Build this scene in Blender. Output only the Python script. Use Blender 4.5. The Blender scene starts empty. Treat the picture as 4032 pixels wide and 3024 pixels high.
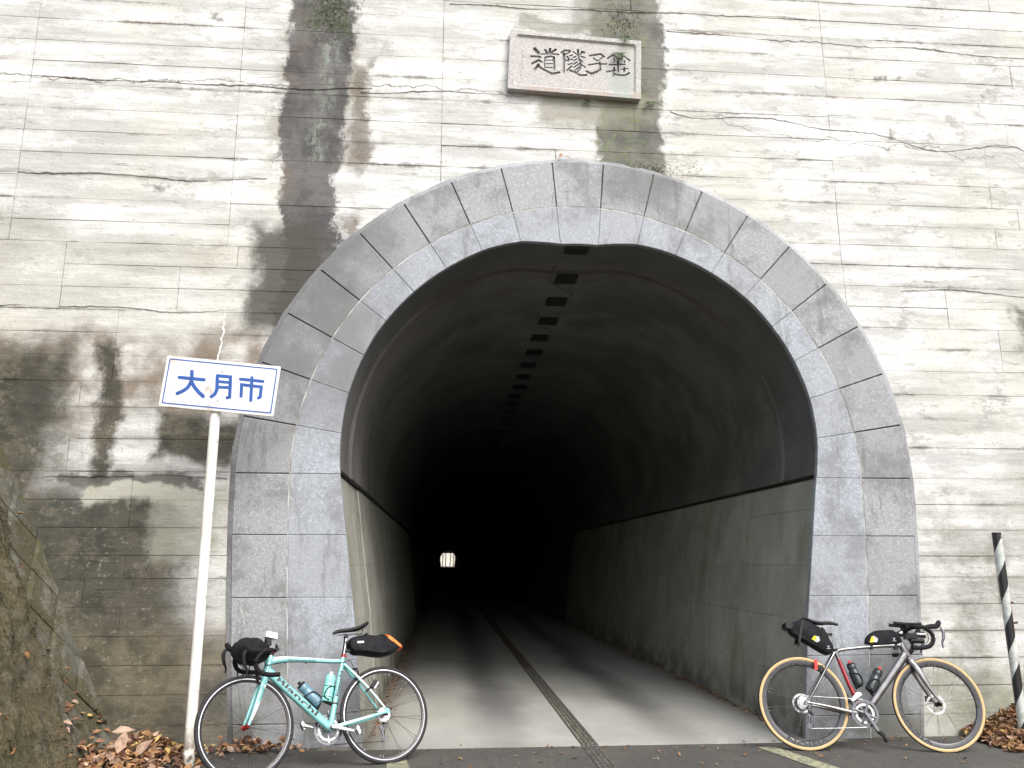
import bpy, bmesh, math, random
from mathutils import Vector, Matrix, noise as mnoise
S = bpy.context.scene
COL = S.collection
R = math.radians
random.seed(11)

# ------------------------------------------------------------ camera, light, exposure
cam = bpy.data.cameras.new('camera'); cob = bpy.data.objects.new('camera', cam); COL.objects.link(cob)
cam.sensor_width = 36; cam.lens = 28.97; cam.clip_start = .05; cam.clip_end = 2000
cob.location = (-1.17, -6.95, 1.41)
cob.rotation_euler = (R(90 + 12.174), 0, -R(4.647))
S.camera = cob
SUN_EL, SUN_AZ = 50, 152          # degrees; azimuth the light comes from (0 = +Y, clockwise)
w = bpy.data.worlds.new('World'); S.world = w; w.use_nodes = True
nt = w.node_tree; nt.nodes.clear()
sky = nt.nodes.new('ShaderNodeTexSky'); sky.sky_type = 'NISHITA'; sky.sun_disc = False
sky.sun_elevation = R(SUN_EL); sky.sun_rotation = R(SUN_AZ); sky.air_density = 1.5; sky.dust_density = 4; sky.ozone_density = 1
hs = nt.nodes.new('ShaderNodeHueSaturation'); hs.inputs['Saturation'].default_value = .66
bgn = nt.nodes.new('ShaderNodeBackground'); bgn.inputs['Strength'].default_value = .15
wo = nt.nodes.new('ShaderNodeOutputWorld')
nt.links.new(sky.outputs[0], hs.inputs['Color']); nt.links.new(hs.outputs[0], bgn.inputs[0]); nt.links.new(bgn.outputs[0], wo.inputs[0])
sl = bpy.data.lights.new('sun', 'SUN'); sl.energy = 1.1; sl.angle = R(35); sl.color = (1, .985, .965)
so = bpy.data.objects.new('sun', sl); COL.objects.link(so)
so.rotation_euler = (R(90 - SUN_EL), 0, R(180 - SUN_AZ)); so.location = (-3, -20, 30)
S.view_settings.view_transform = 'Standard'; S.view_settings.look = 'None'
S.view_settings.exposure = EXPO = 1.2; S.view_settings.gamma = 1
S.view_settings.use_curve_mapping = False

# ------------------------------------------------------------ object helpers
def obj(name, me, mats, parent=None, smooth=False):
    if isinstance(me, bmesh.types.BMesh):
        m = bpy.data.meshes.new(name); me.normal_update(); me.to_mesh(m); me.free()
    else: m = me
    if not isinstance(mats, (list, tuple)): mats = [mats]
    if not m.materials:
        for k in mats: m.materials.append(k)
    if smooth:
        for p in m.polygons: p.use_smooth = True
        try: m.set_sharp_from_angle(angle=R(38))
        except Exception: pass
    o = bpy.data.objects.new(name, m); COL.objects.link(o)
    if parent: o.parent = parent
    return o
def tag(o, label=None, cat=None, group=None, kind=None):
    if label: o['label'] = label
    if cat: o['category'] = cat
    if group: o['group'] = group
    if kind: o['kind'] = kind
    return o
def thing(name, label, cat, loc=(0, 0, 0), rot=(0, 0, 0), group=None):
    o = bpy.data.objects.new(name, None); COL.objects.link(o); o.empty_display_size = .1
    o.location = loc; o.rotation_euler = rot
    return tag(o, label, cat, group)
def BM(): return bmesh.new()
def box(bm, x0, x1, y0, y1, z0, z1, mi=0, M=None):
    v = [bm.verts.new((x, y, z)) for z in (z0, z1) for y in (y0, y1) for x in (x0, x1)]
    fs = [(0, 2, 3, 1), (4, 5, 7, 6), (0, 1, 5, 4), (2, 6, 7, 3), (0, 4, 6, 2), (1, 3, 7, 5)]
    for f in fs:
        fc = bm.faces.new([v[i] for i in f]); fc.material_index = mi
    if M is not None:
        for q in v: q.co = M @ q.co
    return v
def bevel(bm, w, seg=1, ang=30):
    e = [x for x in bm.edges if len(x.link_faces) == 2 and x.calc_face_angle(0) > R(ang)]
    if e: bmesh.ops.bevel(bm, geom=e, offset=w, segments=seg, affect='EDGES', profile=.5, clamp_overlap=True)
def prism(bm, pts, a, b, axis='y', mi=0):
    """closed polygon pts (2D) extruded from a to b along the axis"""
    def P(p, t): return (p[0], t, p[1]) if axis == 'y' else ((p[0], p[1], t) if axis == 'z' else (t, p[0], p[1]))
    A = [bm.verts.new(P(p, a)) for p in pts]; B = [bm.verts.new(P(p, b)) for p in pts]
    n = len(pts); fs = [bm.faces.new(A), bm.faces.new(B[::-1])]
    for i in range(n): fs.append(bm.faces.new((A[i], B[i], B[(i + 1) % n], A[(i + 1) % n])))
    for f in fs: f.material_index = mi
    bmesh.ops.recalc_face_normals(bm, faces=fs)
    return fs
def catmull(P, k=6):
    P = [Vector(p) for p in P]
    if len(P) < 3: return P
    out = []
    for i in range(len(P) - 1):
        p0 = P[i - 1] if i else P[0] * 2 - P[1]; p1, p2 = P[i], P[i + 1]
        p3 = P[i + 2] if i + 2 < len(P) else p2 * 2 - p1
        for j in range(k):
            t = j / k
            out.append(.5 * ((2 * p1) + (p2 - p0) * t + (2 * p0 - 5 * p1 + 4 * p2 - p3) * t * t + (3 * p1 - p0 - 3 * p2 + p3) * t ** 3))
    out.append(P[-1]); return out
def sweep(bm, P, r, seg=10, up=(0, 1, 0), caps=True, mi=0, arc=None, sq=2.0):
    """tube through P. r: number, list, or list of (r_side, r_up). up: reference for the 'side' axis. sq: superellipse power."""
    P = [Vector(p) for p in P]; n = len(P)
    if not isinstance(r, (list, tuple)): r = [r] * n
    if len(r) != n:
        rr = []
        for i in range(n):
            t = i / (n - 1) * (len(r) - 1); a = min(int(t), len(r) - 2); f = t - a
            A, B = r[a], r[a + 1]
            rr.append(A + (B - A) * f if not isinstance(A, (tuple, list)) else (A[0] + (B[0] - A[0]) * f, A[1] + (B[1] - A[1]) * f))
        r = rr
    rings = []; up = Vector(up)
    a0, a1 = arc if arc else (0, 2 * math.pi); m = seg if not arc else seg + 1
    for i, p in enumerate(P):
        d = (P[min(i + 1, n - 1)] - P[max(i - 1, 0)]).normalized()
        s = up - d * up.dot(d)
        if s.length < 1e-4: s = Vector((1, 0, 0)) - d * d.x
        s.normalize(); u = d.cross(s)
        rs, ru = r[i] if isinstance(r[i], (tuple, list)) else (r[i], r[i])
        ring = []
        for k in range(m):
            a = a0 + (a1 - a0) * k / seg; c, si = math.cos(a), math.sin(a)
            if sq != 2: c = math.copysign(abs(c) ** (2 / sq), c); si = math.copysign(abs(si) ** (2 / sq), si)
            ring.append(bm.verts.new(p + s * rs * c + u * ru * si))
        rings.append(ring)
    F = []
    for i in range(n - 1):
        for k in range(m if not arc else m - 1):
            F.append(bm.faces.new((rings[i][k], rings[i][(k + 1) % m], rings[i + 1][(k + 1) % m], rings[i + 1][k])))
    if caps and not arc: F += [bm.faces.new(rings[0][::-1]), bm.faces.new(rings[-1])]
    for f in F: f.material_index = mi
    return rings
def cyl(bm, a, b, r, seg=12, mi=0, r2=None): return sweep(bm, [a, b], [r, r if r2 is None else r2], seg, up=(0, 1, 0), mi=mi)
def revolve_y(bm, prof, seg=64, c=(0, 0, 0), mis=None, closed=False):
    """profile of (radius, y) turned about the local y axis"""
    rings = []
    for (r, y) in prof:
        rings.append([bm.verts.new((c[0] + r * math.cos(2 * math.pi * k / seg), c[1] + y, c[2] + r * math.sin(2 * math.pi * k / seg))) for k in range(seg)])
    n = len(rings); F = []
    for i in range(n if closed else n - 1):
        A, B = rings[i], rings[(i + 1) % n]
        for k in range(seg):
            f = bm.faces.new((A[k], A[(k + 1) % seg], B[(k + 1) % seg], B[k])); F.append(f)
            if mis: f.material_index = mis[i]
    bmesh.ops.recalc_face_normals(bm, faces=F)
def pillow(bm, poly, w, lay=((-1, .8), (-.8, .95), (-.3, 1), (.3, 1), (.8, .95), (1, .8)), yc=0, mi=0):
    cx = sum(p[0] for p in poly) / len(poly); cz = sum(p[1] for p in poly) / len(poly)
    L = [[bm.verts.new((cx + (p[0] - cx) * s, yc + y * w, cz + (p[1] - cz) * s)) for p in poly] for y, s in lay]
    F = [bm.faces.new(L[0]), bm.faces.new(L[-1][::-1])]; n = len(poly)
    for a, b in zip(L, L[1:]):
        for i in range(n): F.append(bm.faces.new((a[i], b[i], b[(i + 1) % n], a[(i + 1) % n])))
    for f in F: f.material_index = mi
    bmesh.ops.recalc_face_normals(bm, faces=F)
def smoothpoly(P, k=3): return [(v.x, v.y) for v in catmull([(p[0], p[1], 0) for p in P] + [(P[0][0], P[0][1], 0)], k)[:-1]]
def text_bm(body, size, shear=0, spacing=1.0, bold=0.0):
    cu = bpy.data.curves.new('lettering', 'FONT'); cu.body = body; cu.size = size; cu.shear = shear; cu.space_character = spacing
    cu.offset = bold; cu.resolution_u = 3; cu.align_x = 'LEFT'
    o = bpy.data.objects.new('lettering', cu); COL.objects.link(o)
    dg = bpy.context.evaluated_depsgraph_get(); me = bpy.data.meshes.new_from_object(o.evaluated_get(dg))
    bpy.data.objects.remove(o); bpy.data.curves.remove(cu)
    bm = BM(); bm.from_mesh(me); bpy.data.meshes.remove(me); return bm

# ------------------------------------------------------------ material helpers
class NT:
    def __init__(s, name):
        s.m = bpy.data.materials.new(name); s.m.use_nodes = True; s.t = s.m.node_tree
        s.b = s.t.nodes['Principled BSDF']; s.pos = s.n('ShaderNodeNewGeometry').outputs['Position']
    def n(s, t): return s.t.nodes.new(t)
    def put(s, sock, v):
        if isinstance(v, bpy.types.NodeSocket): s.t.links.new(v, sock)
        elif isinstance(v, (tuple, list)):
            sock.default_value = (*v, 1) if len(v) == 3 and len(sock.default_value) == 4 else v
        else: sock.default_value = v
    def ma(s, op, a, b=0., c=None, clamp=False):
        k = s.n('ShaderNodeMath'); k.operation = op; k.use_clamp = clamp
        s.put(k.inputs[0], a); s.put(k.inputs[1], b)
        if c is not None: s.put(k.inputs[2], c)
        return k.outputs[0]
    def sc(s, v, x, y, z):
        k = s.n('ShaderNodeVectorMath'); k.operation = 'MULTIPLY'; s.put(k.inputs[0], v); k.inputs[1].default_value = (x, y, z); return k.outputs[0]
    def noise(s, scale, vec=None, det=4, rough=.55, dist=0., st=(1, 1, 1), off=0):
        k = s.n('ShaderNodeTexNoise'); k.inputs['Scale'].default_value = scale; k.inputs['Detail'].default_value = det
        k.inputs['Roughness'].default_value = rough; k.inputs['Distortion'].default_value = dist
        v = vec if vec is not None else s.pos
        if st != (1, 1, 1): v = s.sc(v, *st)
        if off:
            a = s.n('ShaderNodeVectorMath'); a.operation = 'ADD'; s.put(a.inputs[0], v); a.inputs[1].default_value = (off, off * 1.7, off * .6); v = a.outputs[0]
        s.put(k.inputs['Vector'], v); return k.outputs[0]
    def ss(s, v, a, b, lo=0., hi=1.):
        k = s.n('ShaderNodeMapRange'); k.interpolation_type = 'SMOOTHSTEP'; s.put(k.inputs[0], v)
        if a > b: a, b, lo, hi = b, a, hi, lo
        k.inputs[1].default_value = a; k.inputs[2].default_value = b; k.inputs[3].default_value = lo; k.inputs[4].default_value = hi; return k.outputs[0]
    def mix(s, f, a, b, bt='MIX'):
        k = s.n('ShaderNodeMix'); k.data_type = 'RGBA'; k.blend_type = bt; k.clamp_factor = True
        s.put(k.inputs[0], f); s.put(k.inputs[6], a); s.put(k.inputs[7], b); return k.outputs[2]
    def xyz(s, v=None):
        k = s.n('ShaderNodeSeparateXYZ'); s.put(k.inputs[0], s.pos if v is None else v); return k.outputs
    def rand(s): return s.n('ShaderNodeObjectInfo').outputs['Random']
    def out(s, col, rough=.8, metal=0., bump=None, bs=.2, bd=.01, spec=None, coat=None):
        s.put(s.b.inputs['Base Color'], col); s.put(s.b.inputs['Roughness'], rough); s.put(s.b.inputs['Metallic'], metal)
        if spec is not None: s.b.inputs['Specular IOR Level'].default_value = spec
        if coat: s.b.inputs['Coat Weight'].default_value = coat; s.b.inputs['Coat Roughness'].default_value = .08
        if bump is not None:
            k = s.n('ShaderNodeBump'); k.inputs['Strength'].default_value = bs; k.inputs['Distance'].default_value = bd
            s.put(k.inputs['Height'], bump); s.put(s.b.inputs['Normal'], k.outputs[0])
        return s.m
def mulc(c, f): return tuple(min(1, x * f) for x in c)
def simple(name, c, rough=.5, metal=0., var=.15, scale=25, coat=None, spec=None, bump=None):
    t = NT(name); f = t.ss(t.noise(scale, det=5), .3, .7)
    return t.out(t.mix(f, mulc(c, 1 - var), mulc(c, 1 + var)), rough=t.ss(t.noise(scale * .6, off=3), .3, .7, max(.03, rough - .06), rough + .08), metal=metal,
                 coat=coat, spec=spec, bump=t.noise(bump, det=3) if bump else None)
M = {}
# ---- board-marked concrete of the facade, with its stains (in world coordinates; the low left one also holds painted shade)
def wall_material(name, moss=True):
    t = NT(name)
    big = t.noise(1.1, det=5, rough=.6); fine = t.noise(9, det=5, rough=.7, off=5)
    P = t.xyz()
    wx = t.ma('ADD', P[0], t.ma('ADD', t.ma('MULTIPLY', t.ma('SUBTRACT', t.noise(1.6, det=3, off=9), .5), .42), t.ma('MULTIPLY', t.ma('SUBTRACT', fine, .5), .30)))
    wz = t.ma('ADD', P[2], t.ma('ADD', t.ma('MULTIPLY', t.ma('SUBTRACT', t.noise(1.5, det=3, off=21), .5), .5), t.ma('MULTIPLY', t.ma('SUBTRACT', t.noise(10, det=4, off=31), .5), .16)))
    def blob(x0, x1, z0, z1, s=.06, s2=None):
        dx = t.ma('SUBTRACT', t.ma('ABSOLUTE', t.ma('SUBTRACT', wx, (x0 + x1) / 2)), (x1 - x0) / 2)
        dz = t.ma('SUBTRACT', t.ma('ABSOLUTE', t.ma('SUBTRACT', wz, (z0 + z1) / 2)), (z1 - z0) / 2)
        return t.ss(t.ma('MAXIMUM', dx, dz), s if s2 is None else s2, -s)
    # clean concrete: pale, with long horizontal grain from the boards
    g1 = t.noise(1, det=6, rough=.65, st=(.55, 1, 5.5)); g2 = t.noise(1, det=5, rough=.7, st=(1.5, 1, 16), off=4)
    c = t.mix(t.ss(g1, .38, .60), (.66, .665, .66), (.42, .425, .42))
    c = t.mix(t.ss(t.noise(1, det=6, rough=.7, st=(.9, 1, 2.4), off=208), .50, .60, 0, .75), c, (.66, .67, .67))
    c = t.mix(t.ss(t.noise(1, det=6, rough=.72, st=(1.0, 1, 2.8), off=218), .54, .61, 0, .6), c, (.37, .372, .365))
    c = t.mix(t.ss(g2, .5, .72, 0, .45), c, (.68, .68, .67))
    c = t.mix(t.ma('MULTIPLY', t.ss(t.noise(.75, det=4, off=14), .5, .66), .45), c, (.50, .49, .40))
    c = t.mix(t.ss(t.noise(2.3, det=7, rough=.75, st=(.6, 1, 1.2), off=8), .52, .72, 0, .6), c, (.36, .36, .345))
    # short dark horizontal runs of dirt in the board grain, and pitting
    run = t.ma('MULTIPLY', t.ss(t.noise(1, det=5, rough=.7, st=(1.7, 1, 14), off=40), .60, .69), t.ss(t.noise(1.3, det=2, off=50), .42, .6))
    c = t.mix(t.ma('MULTIPLY', run, .6), c, (.17, .168, .155))
    c = t.mix(t.ss(t.noise(34, det=3, rough=.6, off=2), .66, .73, 0, .5), c, (.2, .195, .18))
    c = t.mix(t.ma('MULTIPLY', t.ss(t.noise(15, det=4, rough=.8, off=22), .62, .70), t.ss(big, .42, .6)), c, (.27, .26, .24))
    # dirt gathered along the board joints, in patches
    uvn = t.n('ShaderNodeUVMap'); uvn.uv_map = 'board'; U = t.xyz(uvn.outputs[0])
    ev = t.ma('MULTIPLY', t.ma('MINIMUM', U[1], t.ma('SUBTRACT', 1, U[1])), .21)
    ev = t.ma('ADD', ev, t.ma('MULTIPLY', t.ma('SUBTRACT', t.noise(13, det=4, rough=.7, off=35), .5), .07))
    pat = t.ss(t.noise(1, det=4, rough=.7, st=(1.1, 1, 3.2), off=36), .50, .62)
    c = t.mix(t.ma('MULTIPLY', t.ma('MULTIPLY', t.ss(ev, .024, .000), pat), .85), c, (.115, .11, .095))
    c = t.mix(t.ma('MULTIPLY', t.ss(ev, .075, .0), t.ss(t.noise(1.2, det=3, off=37), .45, .6, .05, .5)), c, (.36, .355, .33))
    c = t.mix(t.ma('MULTIPLY', t.ss(t.noise(1, det=7, rough=.82, st=(2.4, 1, 4.5), off=38), .54, .60), t.ss(t.noise(1.5, det=3, off=39), .42, .58, .15, .75)), c, (.31, .305, .285))
    c = t.mix(t.ss(t.noise(60, det=3, rough=.7, off=43), .42, .62, .0, .22), c, (.33, .325, .31))
    # each board of the formwork left its own tone
    c = t.mix(t.ss(t.rand(), 0, 1, .0, .16), c, (.36, .355, .33))
    def lay(m, col, k=1.):
        nonlocal c
        c = t.mix(t.ma('MULTIPLY', m, k), c, col)
    speck = t.noise(24, det=6, rough=.8, off=61)
    if moss:
        # warm ochre tint low on the left, then the big damp stain, painted darker still for the dimmer light there
        lay(blob(-6.5, -2.8, 2.9, 4.3, .5), (.44, .43, .37), .3)
        lay(blob(-7, -3.2, 3.9, 4.1, .16), (.22, .21, .17), .4)
        lay(blob(-7, -4.5, 4.15, 4.4, .2), (.2, .2, .17), .5)
        lay(t.ma('MULTIPLY', blob(-7, -2.75, 2.55, 3.3, .14), t.ss(t.noise(3, det=4, off=77), .3, .62)), (.145, .11, .075), .85)
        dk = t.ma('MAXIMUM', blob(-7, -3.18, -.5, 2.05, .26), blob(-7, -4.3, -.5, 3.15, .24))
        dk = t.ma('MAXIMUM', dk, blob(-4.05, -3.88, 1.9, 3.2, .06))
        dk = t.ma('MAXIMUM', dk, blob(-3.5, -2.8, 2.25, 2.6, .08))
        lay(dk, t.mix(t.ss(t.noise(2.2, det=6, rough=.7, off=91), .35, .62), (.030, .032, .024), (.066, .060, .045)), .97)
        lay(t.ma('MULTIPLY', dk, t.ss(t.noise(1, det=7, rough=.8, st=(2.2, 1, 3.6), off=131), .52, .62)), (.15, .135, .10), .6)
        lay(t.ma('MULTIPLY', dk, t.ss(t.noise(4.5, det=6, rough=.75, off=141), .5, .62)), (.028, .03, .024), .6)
        lay(blob(-4.1, -2.9, 1.86, 2.08, .05), (.42, .42, .36), .8)
        lay(blob(-3.55, -3.0, 1.5, 1.95, .08), (.33, .33, .28), .6)
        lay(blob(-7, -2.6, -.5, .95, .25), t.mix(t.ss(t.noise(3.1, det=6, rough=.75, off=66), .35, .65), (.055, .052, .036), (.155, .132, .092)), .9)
        lay(blob(-4.3, -3.1, 2.04, 2.13, .025), (.07, .065, .06), .8)
        lay(t.ma('MULTIPLY', t.ss(speck, .58, .64), blob(-7, -3.3, .0, 2.5, .3)), (.24, .24, .20), .7)
        # leak at the upper left of the arch
        lay(t.ma('MULTIPLY', blob(-2.76, -1.98, 4.9, 6.2, .10), t.ss(t.noise(4, det=4, off=51), .45, .56)), (.25, .235, .20), .65)
        lay(blob(-2.66, -2.13, 3.3, 9, .035), t.mix(t.ss(t.noise(2.5, det=6, rough=.7, off=71), .38, .62), (.046, .046, .048), (.112, .106, .104)), .95)
        lay(t.ma('MULTIPLY', blob(-2.66, -2.52, 4.2, 6.4, .05), t.ss(t.noise(2.2, det=4, off=52), .45, .6)), (.15, .12, .095), .5)
        lay(t.ma('MULTIPLY', blob(-2.10, -1.95, 4.2, 6.0, .05), t.ss(t.noise(2, det=3, off=31), .42, .55)), (.105, .085, .065), .75)
        lay(t.ma('MULTIPLY', blob(-2.52, -2.12, 6.15, 9, .10), t.ss(speck, .42, .56)), (.05, .065, .028), .85)
        lay(t.ma('MULTIPLY', blob(-2.40, -2.28, 4.9, 6.15, .045), t.ss(t.noise(16, det=6, rough=.8, st=(1, 1, .45), off=6), .46, .58)), (.25, .29, .25), .55)
        lay(blob(-2.9, -2.25, 3.3, 4.3, .10), (.06, .058, .05), .93)
        # leak behind the stone tablet
        lay(blob(.22, .86, 4.8, 9, .04), t.mix(t.ss(t.noise(2.8, det=5, off=17), .36, .6), (.062, .063, .055), (.135, .135, .115)), .93)
        lay(blob(.02, .5, 6.35, 9, .09), (.17, .17, .145), .7)
        lay(blob(-.35, .8, 5.45, 5.72, .07), (.24, .235, .19), .75)
        lay(t.ma('MULTIPLY', blob(.2, .7, 4.85, 6.9, .08), t.ss(speck, .5, .62)), (.16, .20, .07), .65)
        lay(blob(-.55, .6, 6.33, 6.48, .04), (.16, .16, .12), .6)
        # right hand side
        lay(blob(3.92, 7, 2.85, 3.85, .05), (.44, .45, .38), .45)
        lay(t.ma('MAXIMUM', blob(4.1, 4.7, 3.35, 3.8, .07), blob(4.18, 7, 2.9, 3.35, .1)), (.10, .10, .088), .9)
        lay(t.ma('MULTIPLY', blob(2.8, 7, -.5, 1.9, .5), t.ss(t.noise(1.7, det=6, rough=.7, off=13), .40, .66)), (.19, .19, .145), .9)
        lay(blob(2.8, 7, -.5, .5, .35), (.23, .235, .165), .6)
        lay(blob(3.8, 4.5, 1.2, 2.5, .25), (.3, .3, .26), .5)
        for px_, pz_, pr_ in ((2.97, 6.10, .035), (3.17, 6.12, .025), (3.13, 5.48, .03), (-3.73, 4.62, .035), (-3.35, 6.35, .03), (1.6, 5.75, .012), (4.1, 5.9, .02), (-4.0, 1.02, .01)): lay(blob(px_ - pr_, px_ + pr_, pz_ - pr_, pz_ + pr_, .03), (.14, .135, .12), .85)
        lay(t.ma('MULTIPLY', blob(-3.2, 3.2, 6.55, 9, .25), t.ss(g1, .4, .6)), (.36, .36, .33), .4)
        # hairline crack running right across, and the lime trail above the road sign
        wob = t.ma('MULTIPLY', t.ma('SUBTRACT', t.noise(2.1, det=5, rough=.6, off=88), .5), .32)
        cz = t.ma('ABSOLUTE', t.ma('SUBTRACT', P[2], t.ma('ADD', wob, t.ma('MULTIPLY_ADD', P[0], .01, 5.72))))
        lay(t.ma('MULTIPLY', t.ss(cz, .009, .002), t.ss(P[0], -.2, -.6)), (.09, .08, .07), .75)
        cz2 = t.ma('ABSOLUTE', t.ma('SUBTRACT', P[2], t.ma('ADD', t.ma('MULTIPLY', wob, 1.6), t.ma('MULTIPLY_ADD', P[0], -.10, 5.62))))
        lay(t.ma('MULTIPLY', t.ss(cz2, .010, .002), t.ss(P[0], .9, 1.1)), (.12, .11, .10), .6)
        cz3 = t.ma('ABSOLUTE', t.ma('SUBTRACT', P[2], t.ma('ADD', t.ma('MULTIPLY', wob, .8), 4.72)))
        lay(t.ma('MULTIPLY', t.ss(cz3, .03, .004), t.ss(P[0], -2.7, -3.0)), (.2, .19, .17), .55)
        ex = t.ma('ABSOLUTE', t.ma('SUBTRACT', P[0], t.ma('ADD', t.ma('MULTIPLY', t.ma('SUBTRACT', t.noise(5, det=4, off=12), .5), .34), -3.09)))
        lay(t.ma('MULTIPLY', t.ss(ex, t.ma('ADD', .004, 0) if 0 else .016, .004), t.ma('MULTIPLY', t.ss(t.ma('ADD', P[2], t.noise(7, det=2, off=3)), 4.15, 3.75), t.ss(P[2], 3.0, 3.05))), (.8, .8, .79), .9)
    bump = t.ma('ADD', t.ma('MULTIPLY', g2, .7), t.ma('ADD', fine, t.ma('MULTIPLY', speck, .5)))
    return t.out(c, rough=.88, bump=t.ma('SUBTRACT', bump, t.ma('MULTIPLY', run, .6)), bs=.6, bd=.014, spec=.3)
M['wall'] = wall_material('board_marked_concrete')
t = NT('joint_dirt'); M['dirt'] = t.out(t.mix(t.ss(t.noise(6), .35, .65), (.07, .065, .055), (.16, .15, .13)), .95)
t = NT('board_joint'); M['joint'] = t.out(t.mix(t.ss(t.noise(1, det=5, rough=.7, st=(1.1, 1, 3)), .40, .58), (.11, .105, .09), (.44, .435, .40)), .95)
def stone(name, a, b, warm):
    t = NT(name)
    sp = t.noise(95, det=4, rough=.8); sp2 = t.noise(38, det=5, rough=.75, off=7)
    c = t.mix(t.ss(sp, .40, .62), a, b)
    c = t.mix(t.ss(sp2, .5, .64, 0, .55), c, mulc(b, 1.35))
    c = t.mix(t.ss(sp, .34, .27, 0, .8), c, (.05, .05, .05))
    c = t.mix(t.ss(t.rand(), 0, 1, 0, .5), c, mulc(warm, .9))
    c = t.mix(t.ss(t.noise(2.2, det=7, rough=.75, off=3), .46, .64, 0, .75), c, mulc(warm, .58))
    c = t.mix(t.ma('MULTIPLY', t.ss(t.noise(1, det=6, rough=.75, st=(7, 7, 1.1), off=83), .54, .66), .55), c, mulc(warm, .45))
    P = t.xyz()
    f = t.ma('MULTIPLY', t.ss(P[0], -1.3, -2.0), t.ss(P[2], 2.2, 3.0))
    c = t.mix(t.ma('MULTIPLY', f, t.ss(t.noise(2.6, det=5, off=9), .3, .6, .35, .85)), c, mulc(warm, .50))
    f = t.ma('MULTIPLY', t.ma('MULTIPLY', t.ss(P[0], .1, .35), t.ss(P[0], 1.0, .8)), t.ss(P[2], 4.45, 4.75))
    c = t.mix(t.ma('MULTIPLY', f, .6), c, mulc(warm, .45))
    low = t.ma('MULTIPLY', t.ss(P[2], .6, .05), t.ss(t.noise(3, det=5, off=19), .3, .6))
    c = t.mix(t.ma('MULTIPLY', low, .75), c, (.10, .10, .075))
    sc = t.ma('ABSOLUTE', t.ma('SUBTRACT', t.noise(2.4, det=5, rough=.6, st=(1, 1, .55), off=27), .5))
    c = t.mix(t.ma('MULTIPLY', t.ss(sc, .0045, .001), t.ss(t.noise(1.3, det=1, off=47), .64, .70)), c, (.4, .4, .4))
    return t.out(c, rough=.72, bump=t.ma('ADD', sp, sp2), bs=.35, bd=.004, spec=.35)
M['stone_in'] = stone('blue_grey_granite', (.24, .262, .295), (.365, .392, .435), (.31, .32, .335))
M['stone_out'] = stone('grey_granite', (.225, .236, .250), (.345, .358, .378), (.25, .256, .26))
t = NT('pale_mortar'); M['mortar'] = t.out(t.mix(t.ss(t.noise(7, det=5), .35, .65), (.50, .50, .49), (.22, .21, .19)), .9)
t = NT('pink_granite'); sp = t.noise(75, det=4, rough=.8)
c = t.mix(t.ss(sp, .38, .62), (.29, .28, .275), (.47, .455, .45)); c = t.mix(t.ss(sp, .33, .28, 0, .7), c, (.12, .1, .1))
P = t.xyz(); f = t.ma('MULTIPLY', t.ss(P[0], .0, .55), t.ss(P[2], 6.0, 6.35)); c = t.mix(t.ma('MULTIPLY', f, t.ss(t.noise(9, det=5, off=4), .4, .6, 0, .8)), c, (.14, .16, .09))
f = t.ma('MULTIPLY', t.ss(P[0], .25, .38), t.ma('MULTIPLY', t.ss(P[0], .58, .46), t.ss(P[2], 6.0, 5.9))); c = t.mix(t.ma('MULTIPLY', f, .45), c, (.24, .31, .27))
f = t.ss(P[2], 5.78, 5.70); c = t.mix(t.ma('MULTIPLY', f, t.ss(t.noise(5, det=5, off=14), .45, .6, 0, .6)), c, (.35, .27, .22))
M['plaque'] = t.out(c, .8, bump=sp, bs=.4, bd=.004)
# tunnel lining
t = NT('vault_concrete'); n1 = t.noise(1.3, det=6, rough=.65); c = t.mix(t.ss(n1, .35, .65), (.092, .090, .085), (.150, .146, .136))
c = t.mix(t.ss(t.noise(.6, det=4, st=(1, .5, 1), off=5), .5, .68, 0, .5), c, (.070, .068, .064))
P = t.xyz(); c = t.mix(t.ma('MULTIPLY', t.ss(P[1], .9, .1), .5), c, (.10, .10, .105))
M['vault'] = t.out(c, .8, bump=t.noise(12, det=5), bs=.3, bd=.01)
t = NT('lower_lining_concrete'); n1 = t.noise(1.5, det=6, rough=.7)
c = t.mix(t.ss(n1, .32, .68), (.26, .26, .23), (.38, .378, .335))
c = t.mix(t.ma('MULTIPLY', t.ss(t.noise(1, det=5, rough=.7, st=(1, 1.4, .5), off=6), .52, .70), .6), c, (.15, .175, .09))
c = t.mix(t.ma('MULTIPLY', t.ss(t.noise(1, det=5, rough=.7, st=(1, 2.4, .6), off=16), .56, .72), .4), c, (.13, .125, .11))
c = t.mix(t.ss(t.rand(), 0, 1, 0, .12), c, (.15, .148, .13))
P = t.xyz(); c = t.mix(t.ma('MULTIPLY', t.ss(P[2], .5, .0), t.ss(t.noise(4, det=5, off=26), .35, .6, 0, .8)), c, (.09, .08, .06))
M['lining'] = t.out(c, .75, bump=t.noise(20, det=5), bs=.3, bd=.008)
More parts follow.
